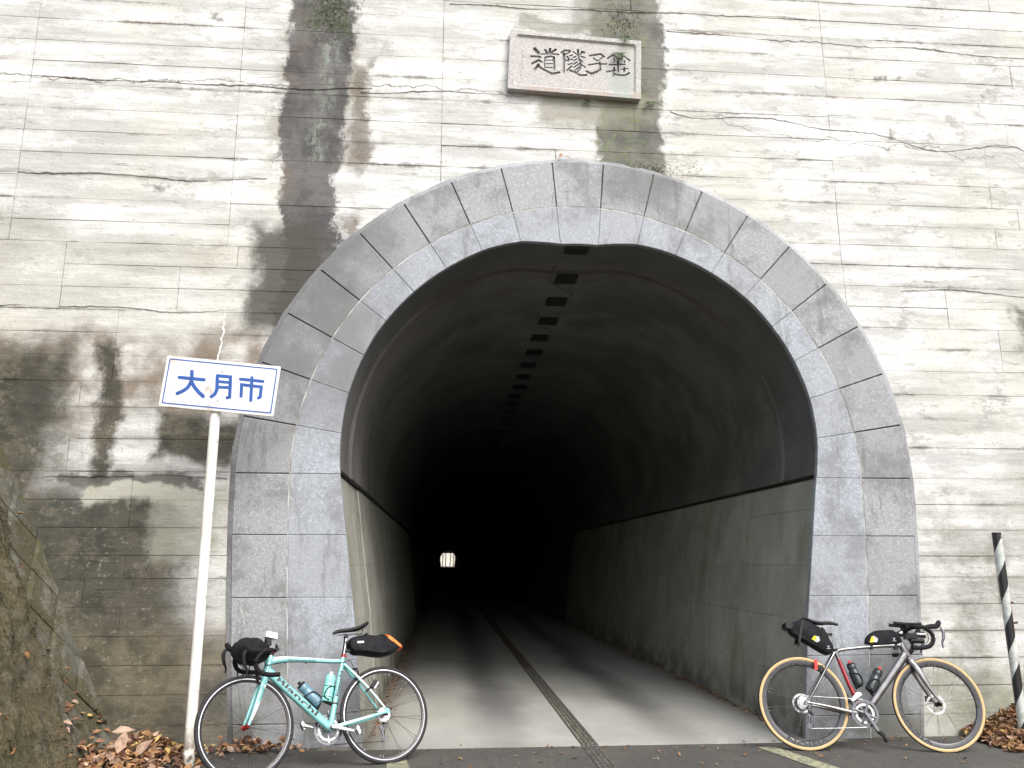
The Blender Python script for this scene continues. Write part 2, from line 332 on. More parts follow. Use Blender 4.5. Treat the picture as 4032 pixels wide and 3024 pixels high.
# tunnel floor: worn concrete, darker damp wheel tracks along it
t = NT('tunnel_floor_concrete'); P = t.xyz(); n1 = t.noise(1, det=7, rough=.7, st=(1.3, .8, 1)); n2 = t.noise(1, det=6, rough=.75, st=(.8, 5, 1), off=6)
c = t.mix(t.ss(n1, .3, .7), (.275, .275, .258), (.345, .345, .322)); c = t.mix(t.ss(n2, .5, .7, 0, .4), c, (.37, .37, .35))
c = t.mix(t.ss(t.noise(.9, det=4, off=33), .5, .7, 0, .6), c, (.26, .265, .225))
wx = t.ma('ADD', P[0], t.ma('MULTIPLY', t.ma('SUBTRACT', t.noise(1, det=4, st=(1, .5, 1), off=44), .5), .5))
for xc, hw, k in ((-.64, .38, .78), (.80, .34, .74)):
    f = t.ss(t.ma('ABSOLUTE', t.ma('SUBTRACT', wx, xc)), hw, .03)
    f = t.ma('MULTIPLY', f, t.ss(P[1], -.3, 1.8, .35, 1)); c = t.mix(t.ma('MULTIPLY', f, k), c, (.085, .086, .088))
c = t.mix(t.ma('MULTIPLY', t.ss(t.ma('ABSOLUTE', P[0]), 1.45, 1.8), t.ss(n1, .3, .6, .3, .9)), c, (.11, .095, .07))
c = t.mix(t.ss(t.noise(60, det=3, off=2), .66, .72, 0, .6), c, (.08, .08, .07))
M['floor'] = t.out(c, rough=t.ss(n1, .3, .7, .6, .8), bump=t.noise(45, det=4), bs=.25, bd=.005)
t = NT('asphalt'); sp = t.noise(130, det=3, rough=.7); c = t.mix(t.ss(sp, .38, .64), (.038, .037, .034), (.085, .083, .076))
c = t.mix(t.ss(t.noise(1.4, det=6, rough=.7), .42, .68, 0, .7), c, (.095, .088, .072)); c = t.mix(t.ss(t.noise(.5, det=3, off=5), .5, .6, 0, .4), c, (.045, .045, .043)); c = t.mix(t.ss(t.ma('ABSOLUTE', t.ma('SUBTRACT', t.noise(1.1, det=6, rough=.6, off=61), .5)), .003, .0005), c, (.02, .02, .018)); c = t.mix(t.ss(t.noise(22, det=4, off=71), .64, .70, 0, .7), c, (.15, .135, .10))
M['asphalt'] = t.out(c, .82, bump=sp, bs=.6, bd=.006)
t = NT('worn_line_paint'); n1 = t.noise(28, det=6, rough=.8); c = t.mix(t.ss(n1, .40, .56), (.09, .088, .07), (.30, .30, .20)); c = t.mix(t.ss(t.noise(4, det=4, off=4), .45, .65, 0, .5), c, (.15, .15, .11))
M['paint'] = t.out(c, .75, bump=n1, bs=.3, bd=.003)
M['iron'] = simple('drain_iron', (.115, .11, .10), .55, .3, .35, 30)
M['drainmud'] = simple('drain_mud', (.10, .066, .045), .9, 0, .4, 25, bump=40)
t = NT('drain_bottom'); c = t.mix(t.ss(t.noise(22, det=5, rough=.7), .42, .56), (.05, .045, .03), (.55, .50, .24)); M['needles'] = t.out(c, .9)
M['recess_dark'] = simple('recess_shade', (.012, .012, .013), .6, 0, .3, 20)  # near-black, paints the shade inside the ceiling recesses
# retaining blocks, moss, leaves
t = NT('mossy_block_stone'); n1 = t.noise(3, det=7, rough=.7); c = t.mix(t.ss(n1, .35, .65), (.065, .065, .055), (.15, .145, .12))
c = t.mix(t.ss(t.rand(), 0, 1, 0, .4), c, (.11, .10, .078)); c = t.mix(t.ss(t.noise(2.1, det=6, rough=.7, off=8), .42, .56, 0, .9), c, (.052, .047, .018)); c = t.mix(t.ss(t.noise(50, det=4, off=1), .6, .7, 0, .5), c, (.3, .3, .26))
M['block'] = t.out(c, .9, bump=t.ma('ADD', n1, t.noise(40, det=4)), bs=.6, bd=.02)
t = NT('moss'); M['moss'] = t.out(t.mix(t.ss(t.noise(5, det=6, rough=.7), .36, .64), (.030, .034, .009), (.105, .078, .032)), .95) if 0 else None
t = NT('moss_mat'); n1 = t.noise(2.6, det=7, rough=.75); n2 = t.noise(1, det=6, rough=.8, st=(30, 30, 9), off=4)
c = t.mix(t.ss(n1, .38, .62), (.045, .046, .018), (.125, .098, .048)); c = t.mix(t.ss(n2, .42, .66, 0, .75), c, (.21, .17, .10)); c = t.mix(t.ss(t.noise(55, det=4, rough=.8, off=12), .5, .66, 0, .8), c, (.018, .018, .009))
c = t.mix(t.ss(t.noise(6, det=5, rough=.8, off=22), .50, .64, 0, .6), c, (.17, .155, .125))
M['moss'] = t.out(c, .95, bump=t.ma('ADD', n2, t.noise(45, det=5, rough=.8)), bs=1, bd=.03)
t = NT('earth_slope'); M['earth'] = t.out(t.mix(t.ss(t.noise(1.5, det=7, rough=.7), .35, .65), (.07, .055, .035), (.16, .125, .08)), .95, bump=t.noise(8, det=6), bs=.8, bd=.05)
for k, c in (('leaf0', (.19, .092, .040)), ('leaf1', (.27, .150, .070)), ('leaf2', (.11, .052, .030)), ('leaf3', (.36, .26, .09)), ('leaf4', (.33, .225, .165))): M[k] = simple('dry_' + k, c, .7, 0, .35, 18)
LEAF = [M['leaf%d' % i] for i in range(5)]
M['fern'] = simple('fern_green', (.04, .062, .022), .7, 0, .4, 30)
M['bark'] = simple('tree_bark', (.10, .08, .06), .9, 0, .3, 10); M['hill'] = simple('wooded_hillside', (.40, .36, .29), .95, 0, .4, .8); M['yleaf'] = simple('yellow_leaves', (.45, .38, .16), .8, 0, .3, 9)
# street furniture
t = NT('white_sign_face'); P = t.xyz(); n1 = t.noise(14, det=6, rough=.7, st=(1, 1, .35)); c = t.mix(t.ss(t.noise(3, det=4), .35, .65), (.60, .64, .70), (.72, .75, .80))
dx = t.ss(t.ma('ABSOLUTE', t.ma('SUBTRACT', P[0], -2.995)), .075, .01); rst = t.ma('MULTIPLY', dx, t.ma('MULTIPLY', t.ss(P[2], 2.76, 2.70), t.ss(n1, .44, .66, 0, .8)))
c = t.mix(rst, c, (.36, .22, .12)); c = t.mix(t.ma('MULTIPLY', t.ss(P[0], -3.06, -3.30), t.ss(n1, .44, .62, 0, .75)), c, (.50, .42, .30)); c = t.mix(t.ma('MULTIPLY', t.ss(P[2], 2.57, 2.53), .4), c, (.45, .36, .22))
M['signface'] = t.out(c, .35); M['blue'] = simple('sign_blue', (.018, .075, .30), .4, 0, .12, 20)
t = NT('white_post_paint'); P = t.xyz(); c = t.mix(t.ss(t.noise(4, det=4), .4, .7), (.80, .81, .77), (.66, .66, .60)); c = t.mix(t.ma('MULTIPLY', t.ss(P[2], .35, .02), t.ss(t.noise(14, det=5, st=(1, 1, .5)), .42, .54)), c, (.14, .07, .035)); c = t.mix(t.ss(t.noise(26, det=3, off=9), .68, .71, 0, .8), c, (.2, .12, .08))
M['post'] = t.out(c, .4)
t = NT('striped_post_wrap'); P = t.xyz(); o = t.xyz(t.n('ShaderNodeTexCoord').outputs['Object'])
ang = t.ma('ARCTAN2', o[1], o[0]); ph = t.ma('FRACT', t.ma('ADD', t.ma('DIVIDE', o[2], .40), t.ma('ADD', t.ma('MULTIPLY', ang, -1 / (2 * math.pi)), .28)))
f = t.ma('GREATER_THAN', ph, .5); c = t.mix(f, t.mix(t.ss(t.noise(20, det=5), .4, .7), (.52, .55, .53), (.36, .38, .36)), (.022, .021, .023))
sp = t.ma('MULTIPLY', t.ma('MULTIPLY', t.ss(o[2], 1.25, 1.15), t.ss(o[2], .84, .9)), t.ma('MULTIPLY', t.ss(o[0], .012, .022), t.ss(t.noise(15, det=4, off=3), .38, .5)))
c = t.mix(sp, c, (.085, .03, .022)); M['stripe'] = t.out(c, .4)
M['steel'] = simple('worn_steel', (.42, .42, .42), .35, .9, .2, 40); M['rust'] = simple('rusty_steel', (.10, .04, .025), .8, .2, .4, 40)
M['weath'] = M['dirt']
# bicycles
M['celeste'] = simple('celeste_paint', (.165, .415, .42), .25, 0, .05, 8, coat=.6); M['white'] = simple('white_gloss', (.78, .80, .80), .3, 0, .05, 20, coat=.4)
M['bblack'] = simple('black_decal', (.018, .016, .018), .4, 0, .2, 60); M['rubber'] = simple('tyre_rubber', (.013, .013, .016), .75, 0, .3, 60, bump=200)
M['tan'] = simple('tan_sidewall', (.50, .355, .18), .7, 0, .12, 80); M['alloy'] = simple('brushed_alloy', (.46, .46, .48), .28, 1, .1, 60)
M['dalloy'] = simple('dark_alloy', (.13, .13, .145), .3, .9, .2, 60); M['blk'] = simple('black_plastic', (.008, .008, .009), .5, 0, .3, 50, spec=.3)
M['tape'] = simple('bar_tape', (.008, .007, .009), .7, 0, .3, 90, bump=120, spec=.22); M['bagcloth'] = simple('black_bag_fabric', (.006, .0065, .009), .7, 0, .35, 30, bump=14, spec=.2)
M['red'] = simple('red_anodised', (.32, .022, .022), .3, .6, .15, 40); M['redpl'] = simple('red_plastic', (.72, .02, .015), .35, 0, .1, 40); M['dred'] = simple('dark_red_rim', (.05, .012, .015), .4, .3, .2, 40)
M['orange'] = simple('orange_fabric', (.80, .17, .02), .6, 0, .12, 30); M['yellow'] = simple('yellow_print', (.75, .60, .03), .6, 0, .1, 30); M['grey'] = simple('grey_print', (.50, .53, .56), .5, 0, .1, 30)
t = NT('silver_carbon_paint'); c = t.mix(t.ss(t.noise(9, det=3), .35, .65), (.125, .12, .125), (.20, .195, .20)); M['silver'] = t.out(c, .28, .85, coat=1.0)
M['carbon'] = simple('carbon_rim', (.035, .036, .042), .3, .2, .15, 30, coat=.3); M['burg'] = simple('burgundy_paint', (.30, .012, .022), .25, .3, .15, 20, coat=.6)
t = NT('smoky_bottle'); M['bottleblue'] = t.out(t.mix(t.ss(t.noise(12), .3, .7), (.09, .17, .22), (.13, .235, .30)), .3); M['bottlecel'] = simple('celeste_bottle', (.22, .62, .55), .35, 0, .08, 20); M['bottleblk'] = simple('black_bottle', (.025, .032, .035), .28, 0, .3, 14)
# ============================================================ SETTING
ZS = 2.12                                           # springing height of the arch
def lerp_tab(T, x):
    if x <= T[0][0]: return T[0][1]
    for (a, u), (b, v) in zip(T, T[1:]):
        if x <= b: return u + (v - u) * (x - a) / (b - a)
    return T[-1][1]
RI = [(0, 2.04), (9, 2.10), (18, 2.15), (32, 2.195), (45, 2.215), (60, 2.205), (70, 2.185), (76, 2.165), (81, 2.125), (85.5, 2.088), (94.5, 2.088), (99, 2.12), (104, 2.16), (112, 2.18), (133, 2.17), (147, 2.15), (162, 2.105), (171, 2.07), (180, 2.035)]
JI = [(0, 1.775), (.95, 1.87), (1.28, 1.92), (1.65, 1.97), (2.12, 2.037)]
JM = [(0, 2.33), (.6, 2.375), (1.12, 2.41), (1.62, 2.435), (2.12, 2.445)]
JO = [(0, 2.77), (.64, 2.83), (1.1, 2.86), (1.62, 2.89), (2.12, 2.90)]
ri = lambda a: lerp_tab(RI, a)
def arc(r, a):
    rr = r(a) if callable(r) else r
    return (rr * math.cos(R(a)), ZS + rr * math.sin(R(a)))

bm = BM(); s = 420; box(bm, -s, s, -s, s, -.3, -.012); obj('ground', bm, M['earth'])['kind'] = 'structure'
bm = BM()
n = 24
vs = [[bm.verts.new((-3.6 + 8.8 * i / n + (.25 * mnoise.noise((i * .7, j, 0)) if i in (0, n) else 0), -.14 - 12 * j / n, -.012 + .016)) for i in range(n + 1)] for j in range(n + 1)]
for j in range(n):
    for i in range(n): bm.faces.new((vs[j][i], vs[j][i + 1], vs[j + 1][i + 1], vs[j + 1][i]))
bmesh.ops.recalc_face_normals(bm, faces=bm.faces)
o = obj('road', bm, M['asphalt']); o['kind'] = 'structure'
bm = BM(); box(bm, -3.4, -1.80, -.14, .03, -.2, .003); box(bm, 1.80, 5.2, -.14, .03, -.2, .003); obj('verge', bm, M['asphalt'])['kind'] = 'structure'
bm = BM(); box(bm, -2.1, -.075, -.14, 232, -.2, .008); box(bm, .065, 2.1, -.14, 232, -.2, .008); box(bm, -.075, .065, -.14, 232, -.3, -.07)
obj('tunnel_floor', bm, M['floor'])['kind'] = 'structure'
for pts, lab in (([(1.27, -.30), (1.42, -.30), (1.92, -2.2), (1.75, -2.2)], 'right'), ([(-1.56, -.42), (-1.44, -.30), (-1.36, -.9), (-1.15, -2.2), (-1.32, -2.2), (-1.53, -.9)], 'left')):
    bm = BM(); bm.faces.new([bm.verts.new((x, y, .0085)) for x, y in pts]); bmesh.ops.recalc_face_normals(bm, faces=bm.faces)
    if bm.faces[0].normal.z < 0: bmesh.ops.reverse_faces(bm, faces=bm.faces)
    tag(obj('road_marking', bm, M['paint']), kind='structure')

# ---- drain down the middle: cast slotted covers, older ones choked with mud
dr = thing('drain_channel', 'narrow slotted drain channel running down the middle of the tunnel road', 'drain')
def grate(y0, L, muddy, mat):
    bm = BM(); x0, x1, z0, z1 = -.068, .058, -.012, .009
    for x in (x0, x0 + .040, x0 + .075, x1 - .016): box(bm, x, x + .016, y0, y0 + L, z0, z1)
    k = max(2, int(L / .085))
    for i in range(k + 1):
        y = y0 + (L - .02) * i / k; e = .0012
        box(bm, x0 + e, x1 - e, y, y + .02, z0 + e, z1 - .001)
    return obj('grate', bm, mat, dr)
y = -2.2
while y < 4.6:
    L = .99 if y + 1 < -.14 or y > -.16 else (-.16 - y)
    grate(y, min(L, .99) - .006, False, M['iron']); y += min(L, .99) if L > .05 else .05
bm = BM(); box(bm, -.066, .056, 4.6, 40, -.02, .0095); obj('mud_cover', bm, M['drainmud'], dr)
bm = BM(); box(bm, -.066, .056, -2.2, 4.6, -.05, -.001); obj('debris_bed', bm, M['needles'], dr)
bm = BM(); box(bm, -.07, .062, -.165, -.135, .0, .013); obj('end_plate', bm, M['steel'], dr)

# ---- portal wall: one cast wall whose board impressions stand proud one by one
wall = thing('portal_wall', 'tall pale board-marked concrete wall around the tunnel mouth, streaked with dark leaks', 'wall')
Z = [7.25, 7.03, 6.86, 6.65, 6.46, 6.25, 6.03, 5.82, 5.60, 5.36, 5.14, 4.93, 4.71, 4.50, 4.30, 4.10, 3.90, 3.70, 3.50, 3.30, 3.10, 2.88, 2.66, 2.40, 2.13, 1.90, 1.68, 1.46, 1.28, 1.06, .84, .62, .40, .18, -.03]
RC = 2.58
def halfw(z):
    if z <= ZS: return lerp_tab([(0, 2.5), (2.12, 2.6)], z)
    d = RC * RC - (z - ZS) ** 2
    return math.sqrt(d) if d > 0 else 0
XL, XR = -9.4, 9.4
rnd = random.Random(5)
core = BM()
for z1, z0 in zip(Z, Z[1:]):
    zc = (z0 + z1) / 2; h = halfw(zc)
    if zc > 4.1: J = [-6.6, -4.92, -3.095, -1.255, 2.455, 4.38 if 5.75 < zc < 6.3 else rnd.choice([4.0, 4.25, 4.6]), 6.1]
    elif zc > 3.5: J = [-6.3, -4.44, -3.475 if zc < 3.95 else -3.0, 2.465, 3.43 if zc < 3.85 else 4.9, 6.0]
    elif zc > 2.95: J = [-6.0, -3.95, 3.90, 5.6]
    elif zc > 2.1: J = [-5.7, -4.2 + rnd.uniform(-.1, .1), 3.90 if zc > 2.8 else 4.15, 5.4]
    else: J = [-5.9, rnd.choice([-4.4, -3.7, -4.0]), rnd.choice([3.6, 4.2, 4.6]), 6.2]
    if h == 0 and rnd.random() < .5: J.append(rnd.choice([.55, 1.2, -.2]))
    J = sorted(J); spans = []
    for a, b in zip([XL] + J, J + [XR]):
        if h > 0:
            if a < -h: spans.append((a, min(b, -h)))
            if b > h: spans.append((max(a, h), b))
        else: spans.append((a, b))
    # merge slivers
    spans = [q for q in spans if q[1] - q[0] > .08]
    for a, b in spans:
        box(core, a - .002, b + .002, .010, .22, z0 - .001, z1 + .001)
        d = rnd.uniform(-.0022, .0014); g = rnd.choice([.0006, .0008, .0010, .0014, .0022, .0034]); gx = rnd.choice([.0012, .0018, .003])
        bm = BM(); k = max(1, int((b - a) / .35))
        xs = [a + gx + (b - a - 2 * gx) * i / k for i in range(k + 1)]
        top = [(x, z1 - g * rnd.uniform(.3, 1.6)) for x in xs]; bot = [(x, z0 + g * rnd.uniform(.3, 1.6)) for x in xs]
        yf = [d + rnd.uniform(-.0012, .0012) for _ in xs]
        TF = [bm.verts.new((p[0], yf[i], p[1])) for i, p in enumerate(top)]; BF = [bm.verts.new((p[0], yf[i] + rnd.uniform(-.002, .002), p[1])) for i, p in enumerate(bot)]
        TB = [bm.verts.new((p[0], .012, p[1])) for p in top]; BB = [bm.verts.new((p[0], .012, p[1])) for p in bot]
        for i in range(k):
            bm.faces.new((BF[i], BF[i + 1], TF[i + 1], TF[i])); bm.faces.new((TF[i], TF[i + 1], TB[i + 1], TB[i])); bm.faces.new((BB[i], BB[i + 1], BF[i + 1], BF[i]))
        bm.faces.new((BF[0], TF[0], TB[0], BB[0])); bm.faces.new((BF[-1], BB[-1], TB[-1], TF[-1]))
        uvl = bm.loops.layers.uv.new('board')
        for f in bm.faces:
            for lp in f.loops: lp[uvl].uv = ((lp.vert.co.x - a) / (b - a), (lp.vert.co.z - z0) / (z1 - z0))
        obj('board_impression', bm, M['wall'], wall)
obj('joint_bed', core, M['joint'], wall)
bm = BM(); box(bm, XL, XR, 0, .5, 7.253, 8.4); box(bm, XL - .1, XR + .1, -.12, .6, 8.4, 8.6); obj('coping', bm, M['wall'], wall)

def fin(x0, x1, z, slope, amp, seed):
    rn = random.Random(seed); bm = BM(); k = int((x1 - x0) / .02); pr = None
    for i in range(k + 1):
        x = x0 + (x1 - x0) * i / k; zc_ = z + slope * (x - x0) + amp * mnoise.noise((x * 1.3, seed, 0)) + .012 * mnoise.noise((x * 14, seed, 3))
        a = max(.0, mnoise.noise((x * 2.1, seed, 8)) + .32); h_ = .004 + .011 * a * rn.uniform(.5, 1.3); p_ = .003 + .012 * a * rn.uniform(.4, 1.4)
        cur = [bm.verts.new((x, .004, zc_ + h_)), bm.verts.new((x, -p_, zc_ + h_ * .5)), bm.verts.new((x, -p_ * .9, zc_ - h_ * .3)), bm.verts.new((x, .004, zc_ - h_))]
        if pr:
            for j in range(3): bm.faces.new((pr[j], cur[j], cur[j + 1], pr[j + 1]))
        pr = cur
    bmesh.ops.recalc_face_normals(bm, faces=bm.faces); obj('casting_ridge', bm, M['wall'], wall)
for q in ((-5.4, -1.9, 5.66, .0, .10, 1), (-2.0, -.7, 5.66, .02, .06, 2), (-5.2, -2.8, 4.73, 0, .05, 3), (.9, 4.9, 5.62, -.10, .16, 4), (.9, 5.0, 6.45, -.03, .04, 5), (-5.0, -3.0, 3.52, 0, .05, 6), (3.0, 4.9, 3.86, 0, .05, 7), (-4.4, -2.95, 2.09, .0, .03, 8), (-1.2, 2.3, 6.62, .01, .05, 9)): fin(*q)

# ---- arch ring: two concentric courses of dressed granite
ring = thing('arch_surround', 'double ring of blue-grey dressed granite blocks framing the tunnel mouth', 'stone arch')
G = .0035
def stone_obj(poly, mat, y0=-.035, y1=.018, name='stone'):
    bm = BM(); prism(bm, poly, y0 + rnd.uniform(-.002, .002), y1)
    fr = [e for e in bm.edges if all(v.co.y < 0 for v in e.verts)]
    bmesh.ops.bevel(bm, geom=fr, offset=.004, segments=1, affect='EDGES', profile=.5)
    return obj(name, bm, mat, ring)
A = [0] + [4.735 + 9.47 * i for i in range(0)]
A = [180 * i / 19 for i in range(20)]
def arcpoly(a0, a1, r0, r1, g):
    k = 6; da = math.degrees(g / 2.6); a0 += da; a1 -= da
    q = [a0 + (a1 - a0) * i / k for i in range(k + 1)]
    # finer where the soffit line dips at the crown
    if 70 < a0 < 110: q = [a0 + (a1 - a0) * i / 12 for i in range(13)]
    return [arc(r1, a) for a in q] + [arc(r0, a) for a in q[::-1]]
for a0, a1 in zip(A, A[1:]):
    stone_obj(arcpoly(a0, a1, ri, lambda a: 2.445 - .004, .0018), M['stone_in'])
    stone_obj(arcpoly(a0, a1, lambda a: 2.445 + .004, 2.885, .005), M['stone_out'])
ZJ = [0, .18, .65, 1.13, 1.625, 2.12]
for sd in (-1, 1):
    for z0, z1 in zip(ZJ, ZJ[1:]):
        def q(T0, o0, T1, o1, g): 
            zs = [z0 + g + (z1 - z0 - 2 * g) * i / 2 for i in range(3)]
            return [(sd * (lerp_tab(T0, z) + o0), z) for z in zs] + [(sd * (lerp_tab(T1, z) + o1), z) for z in zs[::-1]]
        stone_obj(q(JI, 0, JM, -.004, .0009), M['stone_in']); stone_obj(q(JM, .004, JO, -.015, .0025), M['stone_out'])
# pale mortar line between the courses, dark bed behind the joints
def band(r0, r1, j0, j1, y0, y1, mat, name, y1b=None, jit=0):
    bm = BM(); P0, P1 = [], []
    zz = [ZS * i / 8 for i in range(8)]
    for z in zz: P0.append((lerp_tab(j0[0], z) + j0[1], z)); P1.append((lerp_tab(j1[0], z) + j1[1], z))
    for i in range(91):
        a = i * 2; P0.append(arc(r0, a)); P1.append(arc(r1, a))
    for z in zz[::-1]: P0.append((-(lerp_tab(j0[0], z) + j0[1]), z)); P1.append((-(lerp_tab(j1[0], z) + j1[1]), z))
    if jit: P1 = [(p[0] * (1 + .004 * mnoise.noise((p[0] * 9, p[1] * 9, 1))), p[1] + .02 * mnoise.noise((p[0] * 7, p[1] * 7, 5))) for p in P1]
    yb = y0 if y1b is None else y1b
    a = [bm.verts.new((p[0], y0, p[1])) for p in P0]; b = [bm.verts.new((p[0], yb, p[1])) for p in P1]
    c = [bm.verts.new((p[0], y1, p[1])) for p in P0]; d = [bm.verts.new((p[0], y1, p[1])) for p in P1]
    for i in range(len(a) - 1):
        bm.faces.new((a[i], a[i + 1], b[i + 1], b[i])); bm.faces.new((b[i], b[i + 1], d[i + 1], d[i])); bm.faces.new((c[i], c[i + 1], a[i + 1], a[i]))
    bmesh.ops.recalc_face_normals(bm, faces=bm.faces)
    return obj(name, bm, mat, ring)
band(2.4405, 2.4495, (JM, -.0045), (JM, .0045), -.0335, .01, M['mortar'], 'mortar_line')
band(lambda a: ri(a) + .012, 2.44, (JI, .012), (JM, -.006), -.027, .012, M['mortar'], 'mortar_bed')
band(2.45, 2.88, (JM, .006), (JO, -.02), -.020, .012, M['dirt'], 'joint_bed')
band(2.886, 2.93, (JO, -.013), (JO, .03), -.030, .01, M['stone_out'], 'weathered_edge', y1b=-.004, jit=1)

# ---- tunnel lining
tun = thing('tunnel_lining', 'dark concrete lining of the long narrow road tunnel', 'tunnel')
def vault_mesh(y0, y1, off):
    bm = BM(); q = [180 * i / 60 for i in range(61)] + [81, 85.5, 94.5, 99]; q = sorted(set(q)); rows = []
    for y in (y0, y1):
        rows.append([bm.verts.new((p[0], y, p[1])) for p in [((ri(a) + off) * math.cos(R(a)), ZS + .03 + (ri(a) + off - .03 * math.sin(R(a))) * math.sin(R(a))) for a in q]])
    for i in range(len(q) - 1): bm.faces.new((rows[0][i], rows[0][i + 1], rows[1][i + 1], rows[1][i]))
    # end rim so that each section reads as a thick casting
    rim = [bm.verts.new((v.co.x * 1.05, y0, ZS + (v.co.z - ZS) * 1.05)) for v in rows[0]]
    for i in range(len(q) - 1): bm.faces.new((rows[0][i + 1], rows[0][i], rim[i], rim[i + 1]))
    return bm
ys = [.02, .70, 2.2, 3.7, 5.2, 6.7, 8.2, 9.7, 12.7, 15.7, 20, 232]
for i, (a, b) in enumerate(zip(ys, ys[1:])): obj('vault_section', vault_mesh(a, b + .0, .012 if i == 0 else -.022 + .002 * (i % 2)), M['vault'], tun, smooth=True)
bm = BM()
for sd in (-1, 1):
    P = [(sd * (lerp_tab(JI, z) + .035), z) for z in (-.02, .95, 1.65, 2.11)] + [(sd * 2.10, 2.118), (sd * 2.10, 2.152), (sd * 2.03, 2.155)]
    a = [bm.verts.new((x, .02, z)) for x, z in P]; b = [bm.verts.new((x, 232, z)) for x, z in P]
    for i in range(len(P) - 1): bm.faces.new((a[i], a[i + 1], b[i + 1], b[i]))
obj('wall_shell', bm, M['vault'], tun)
HZ = [(0, .46), (.46, .93), (.93, 1.38), (1.38, 1.86), (1.86, 2.116)]
for sd in (-1, 1):
    for i in range(9):
        y0, y1 = (0.022 if i == 0 else 1.5 * i), 1.5 * (i + 1)
        for k, (z0, z1) in enumerate(HZ):
            e = rnd.uniform(0, .002) + (.012 if (i == 0 and sd < 0) else 0); g = .0012
            xa, xb = lerp_tab(JI, z0) + .004 + e, lerp_tab(JI, z1) + .004 + e
            bm = BM(); v = []
            for (x, z) in ((xa, z0 + g), (xb, z1 - g), (xb + .05, z1 - g), (xa + .05, z0 + g)):
                v.append((bm.verts.new((sd * x, y0 + g, z)), bm.verts.new((sd * x, y1 - g, z))))
            for j in range(4): bm.faces.new((v[j][0], v[(j + 1) % 4][0], v[(j + 1) % 4][1], v[j][1]))
            bm.faces.new([q[0] for q in v]); bm.faces.new([q[1] for q in v[::-1]])
            bmesh.ops.recalc_face_normals(bm, faces=bm.faces)
            obj('concrete_panel', bm, M['lining'], tun)
zc = ZS + 2.088 - .022
for i in range(18):
    y = .067 + .742 * i; zz = zc + (.030 if i == 0 else 0) - .004; wv = rnd.uniform(-.012, .012)
    bm = BM(); box(bm, -.105 + wv, .105 + wv, max(.024, y - .12), y + .12, zz - .022, zz); bevel(bm, .004)
    obj('recess_shade_plate', bm, M['recess_dark'], tun)  # flat dark plates stand in for the shaded openings along the crown
bm = BM()
for i in range(0, 9):
    y = .55 + 1.48 * i; sgn = -1 if i % 2 == 0 else 1; z = zc - .008
    P = [(-.145 * sgn, y - .05, z), (-.145 * sgn, y + .38, z), (.12 * sgn, y + .74, z), (.145 * sgn, y + .78, z), (.145 * sgn, y + 1.12, z)]
    if sgn < 0: P = [(-x, yy, zz) for x, yy, zz in P]
    sweep(bm, P, .008, 6, up=(0, 0, 1))
obj('conduit', bm, M['vault'], tun)

# ---- the mountain, the far side and the banks (what the place implies round the frame)
bm = BM(); nx, ny = 31, 24
def hz(x, y):
    e = min(1, (min(y, 231.6 - y) / 90)) if y > 0 else 0
    return 8.3 + 38 * max(0, e) ** .8 + 2.5 * mnoise.noise((x * .05, y * .05, 2)) * max(0, e)
V = [[bm.verts.new((-140 + 280 * i / nx, .62 + 231 * j / ny, hz(-140 + 280 * i / nx, .6 + 231 * j / ny) + .25 * 0)) for i in range(nx + 1)] for j in range(ny + 1)]
for j in range(ny):
    for i in range(nx): bm.faces.new((V[j][i], V[j][i + 1], V[j + 1][i + 1], V[j + 1][i]))
for row in (V[0], V[-1]):
    for i in range(nx):
        a, b = row[i], row[i + 1]
        if max(abs(a.co.x), abs(b.co.x)) < 5: 
            continue
        c = bm.verts.new((b.co.x, b.co.y, -.2)); d = bm.verts.new((a.co.x, a.co.y, -.2)); bm.faces.new((a, b, c, d))
for col in (0, nx):
    for j in range(ny):
        a, b = V[j][col], V[j + 1][col]; c = bm.verts.new((b.co.x, b.co.y, -.2)); d = bm.verts.new((a.co.x, a.co.y, -.2)); bm.faces.new((a, b, c, d))
bmesh.ops.recalc_face_normals(bm, faces=bm.faces)
tag(obj('mountain', bm, M['earth'], smooth=True), kind='structure')
bm = BM(); box(bm, -12, -2.12, 231.4, 232, -.2, 9); box(bm, 2.12, 12, 231.4, 232, -.2, 9); box(bm, -2.12, 2.12, 231.4, 232, 3.75, 9)
tag(obj('far_portal_wall', bm, M['wall']), 'concrete wall around the far end of the tunnel', 'wall')
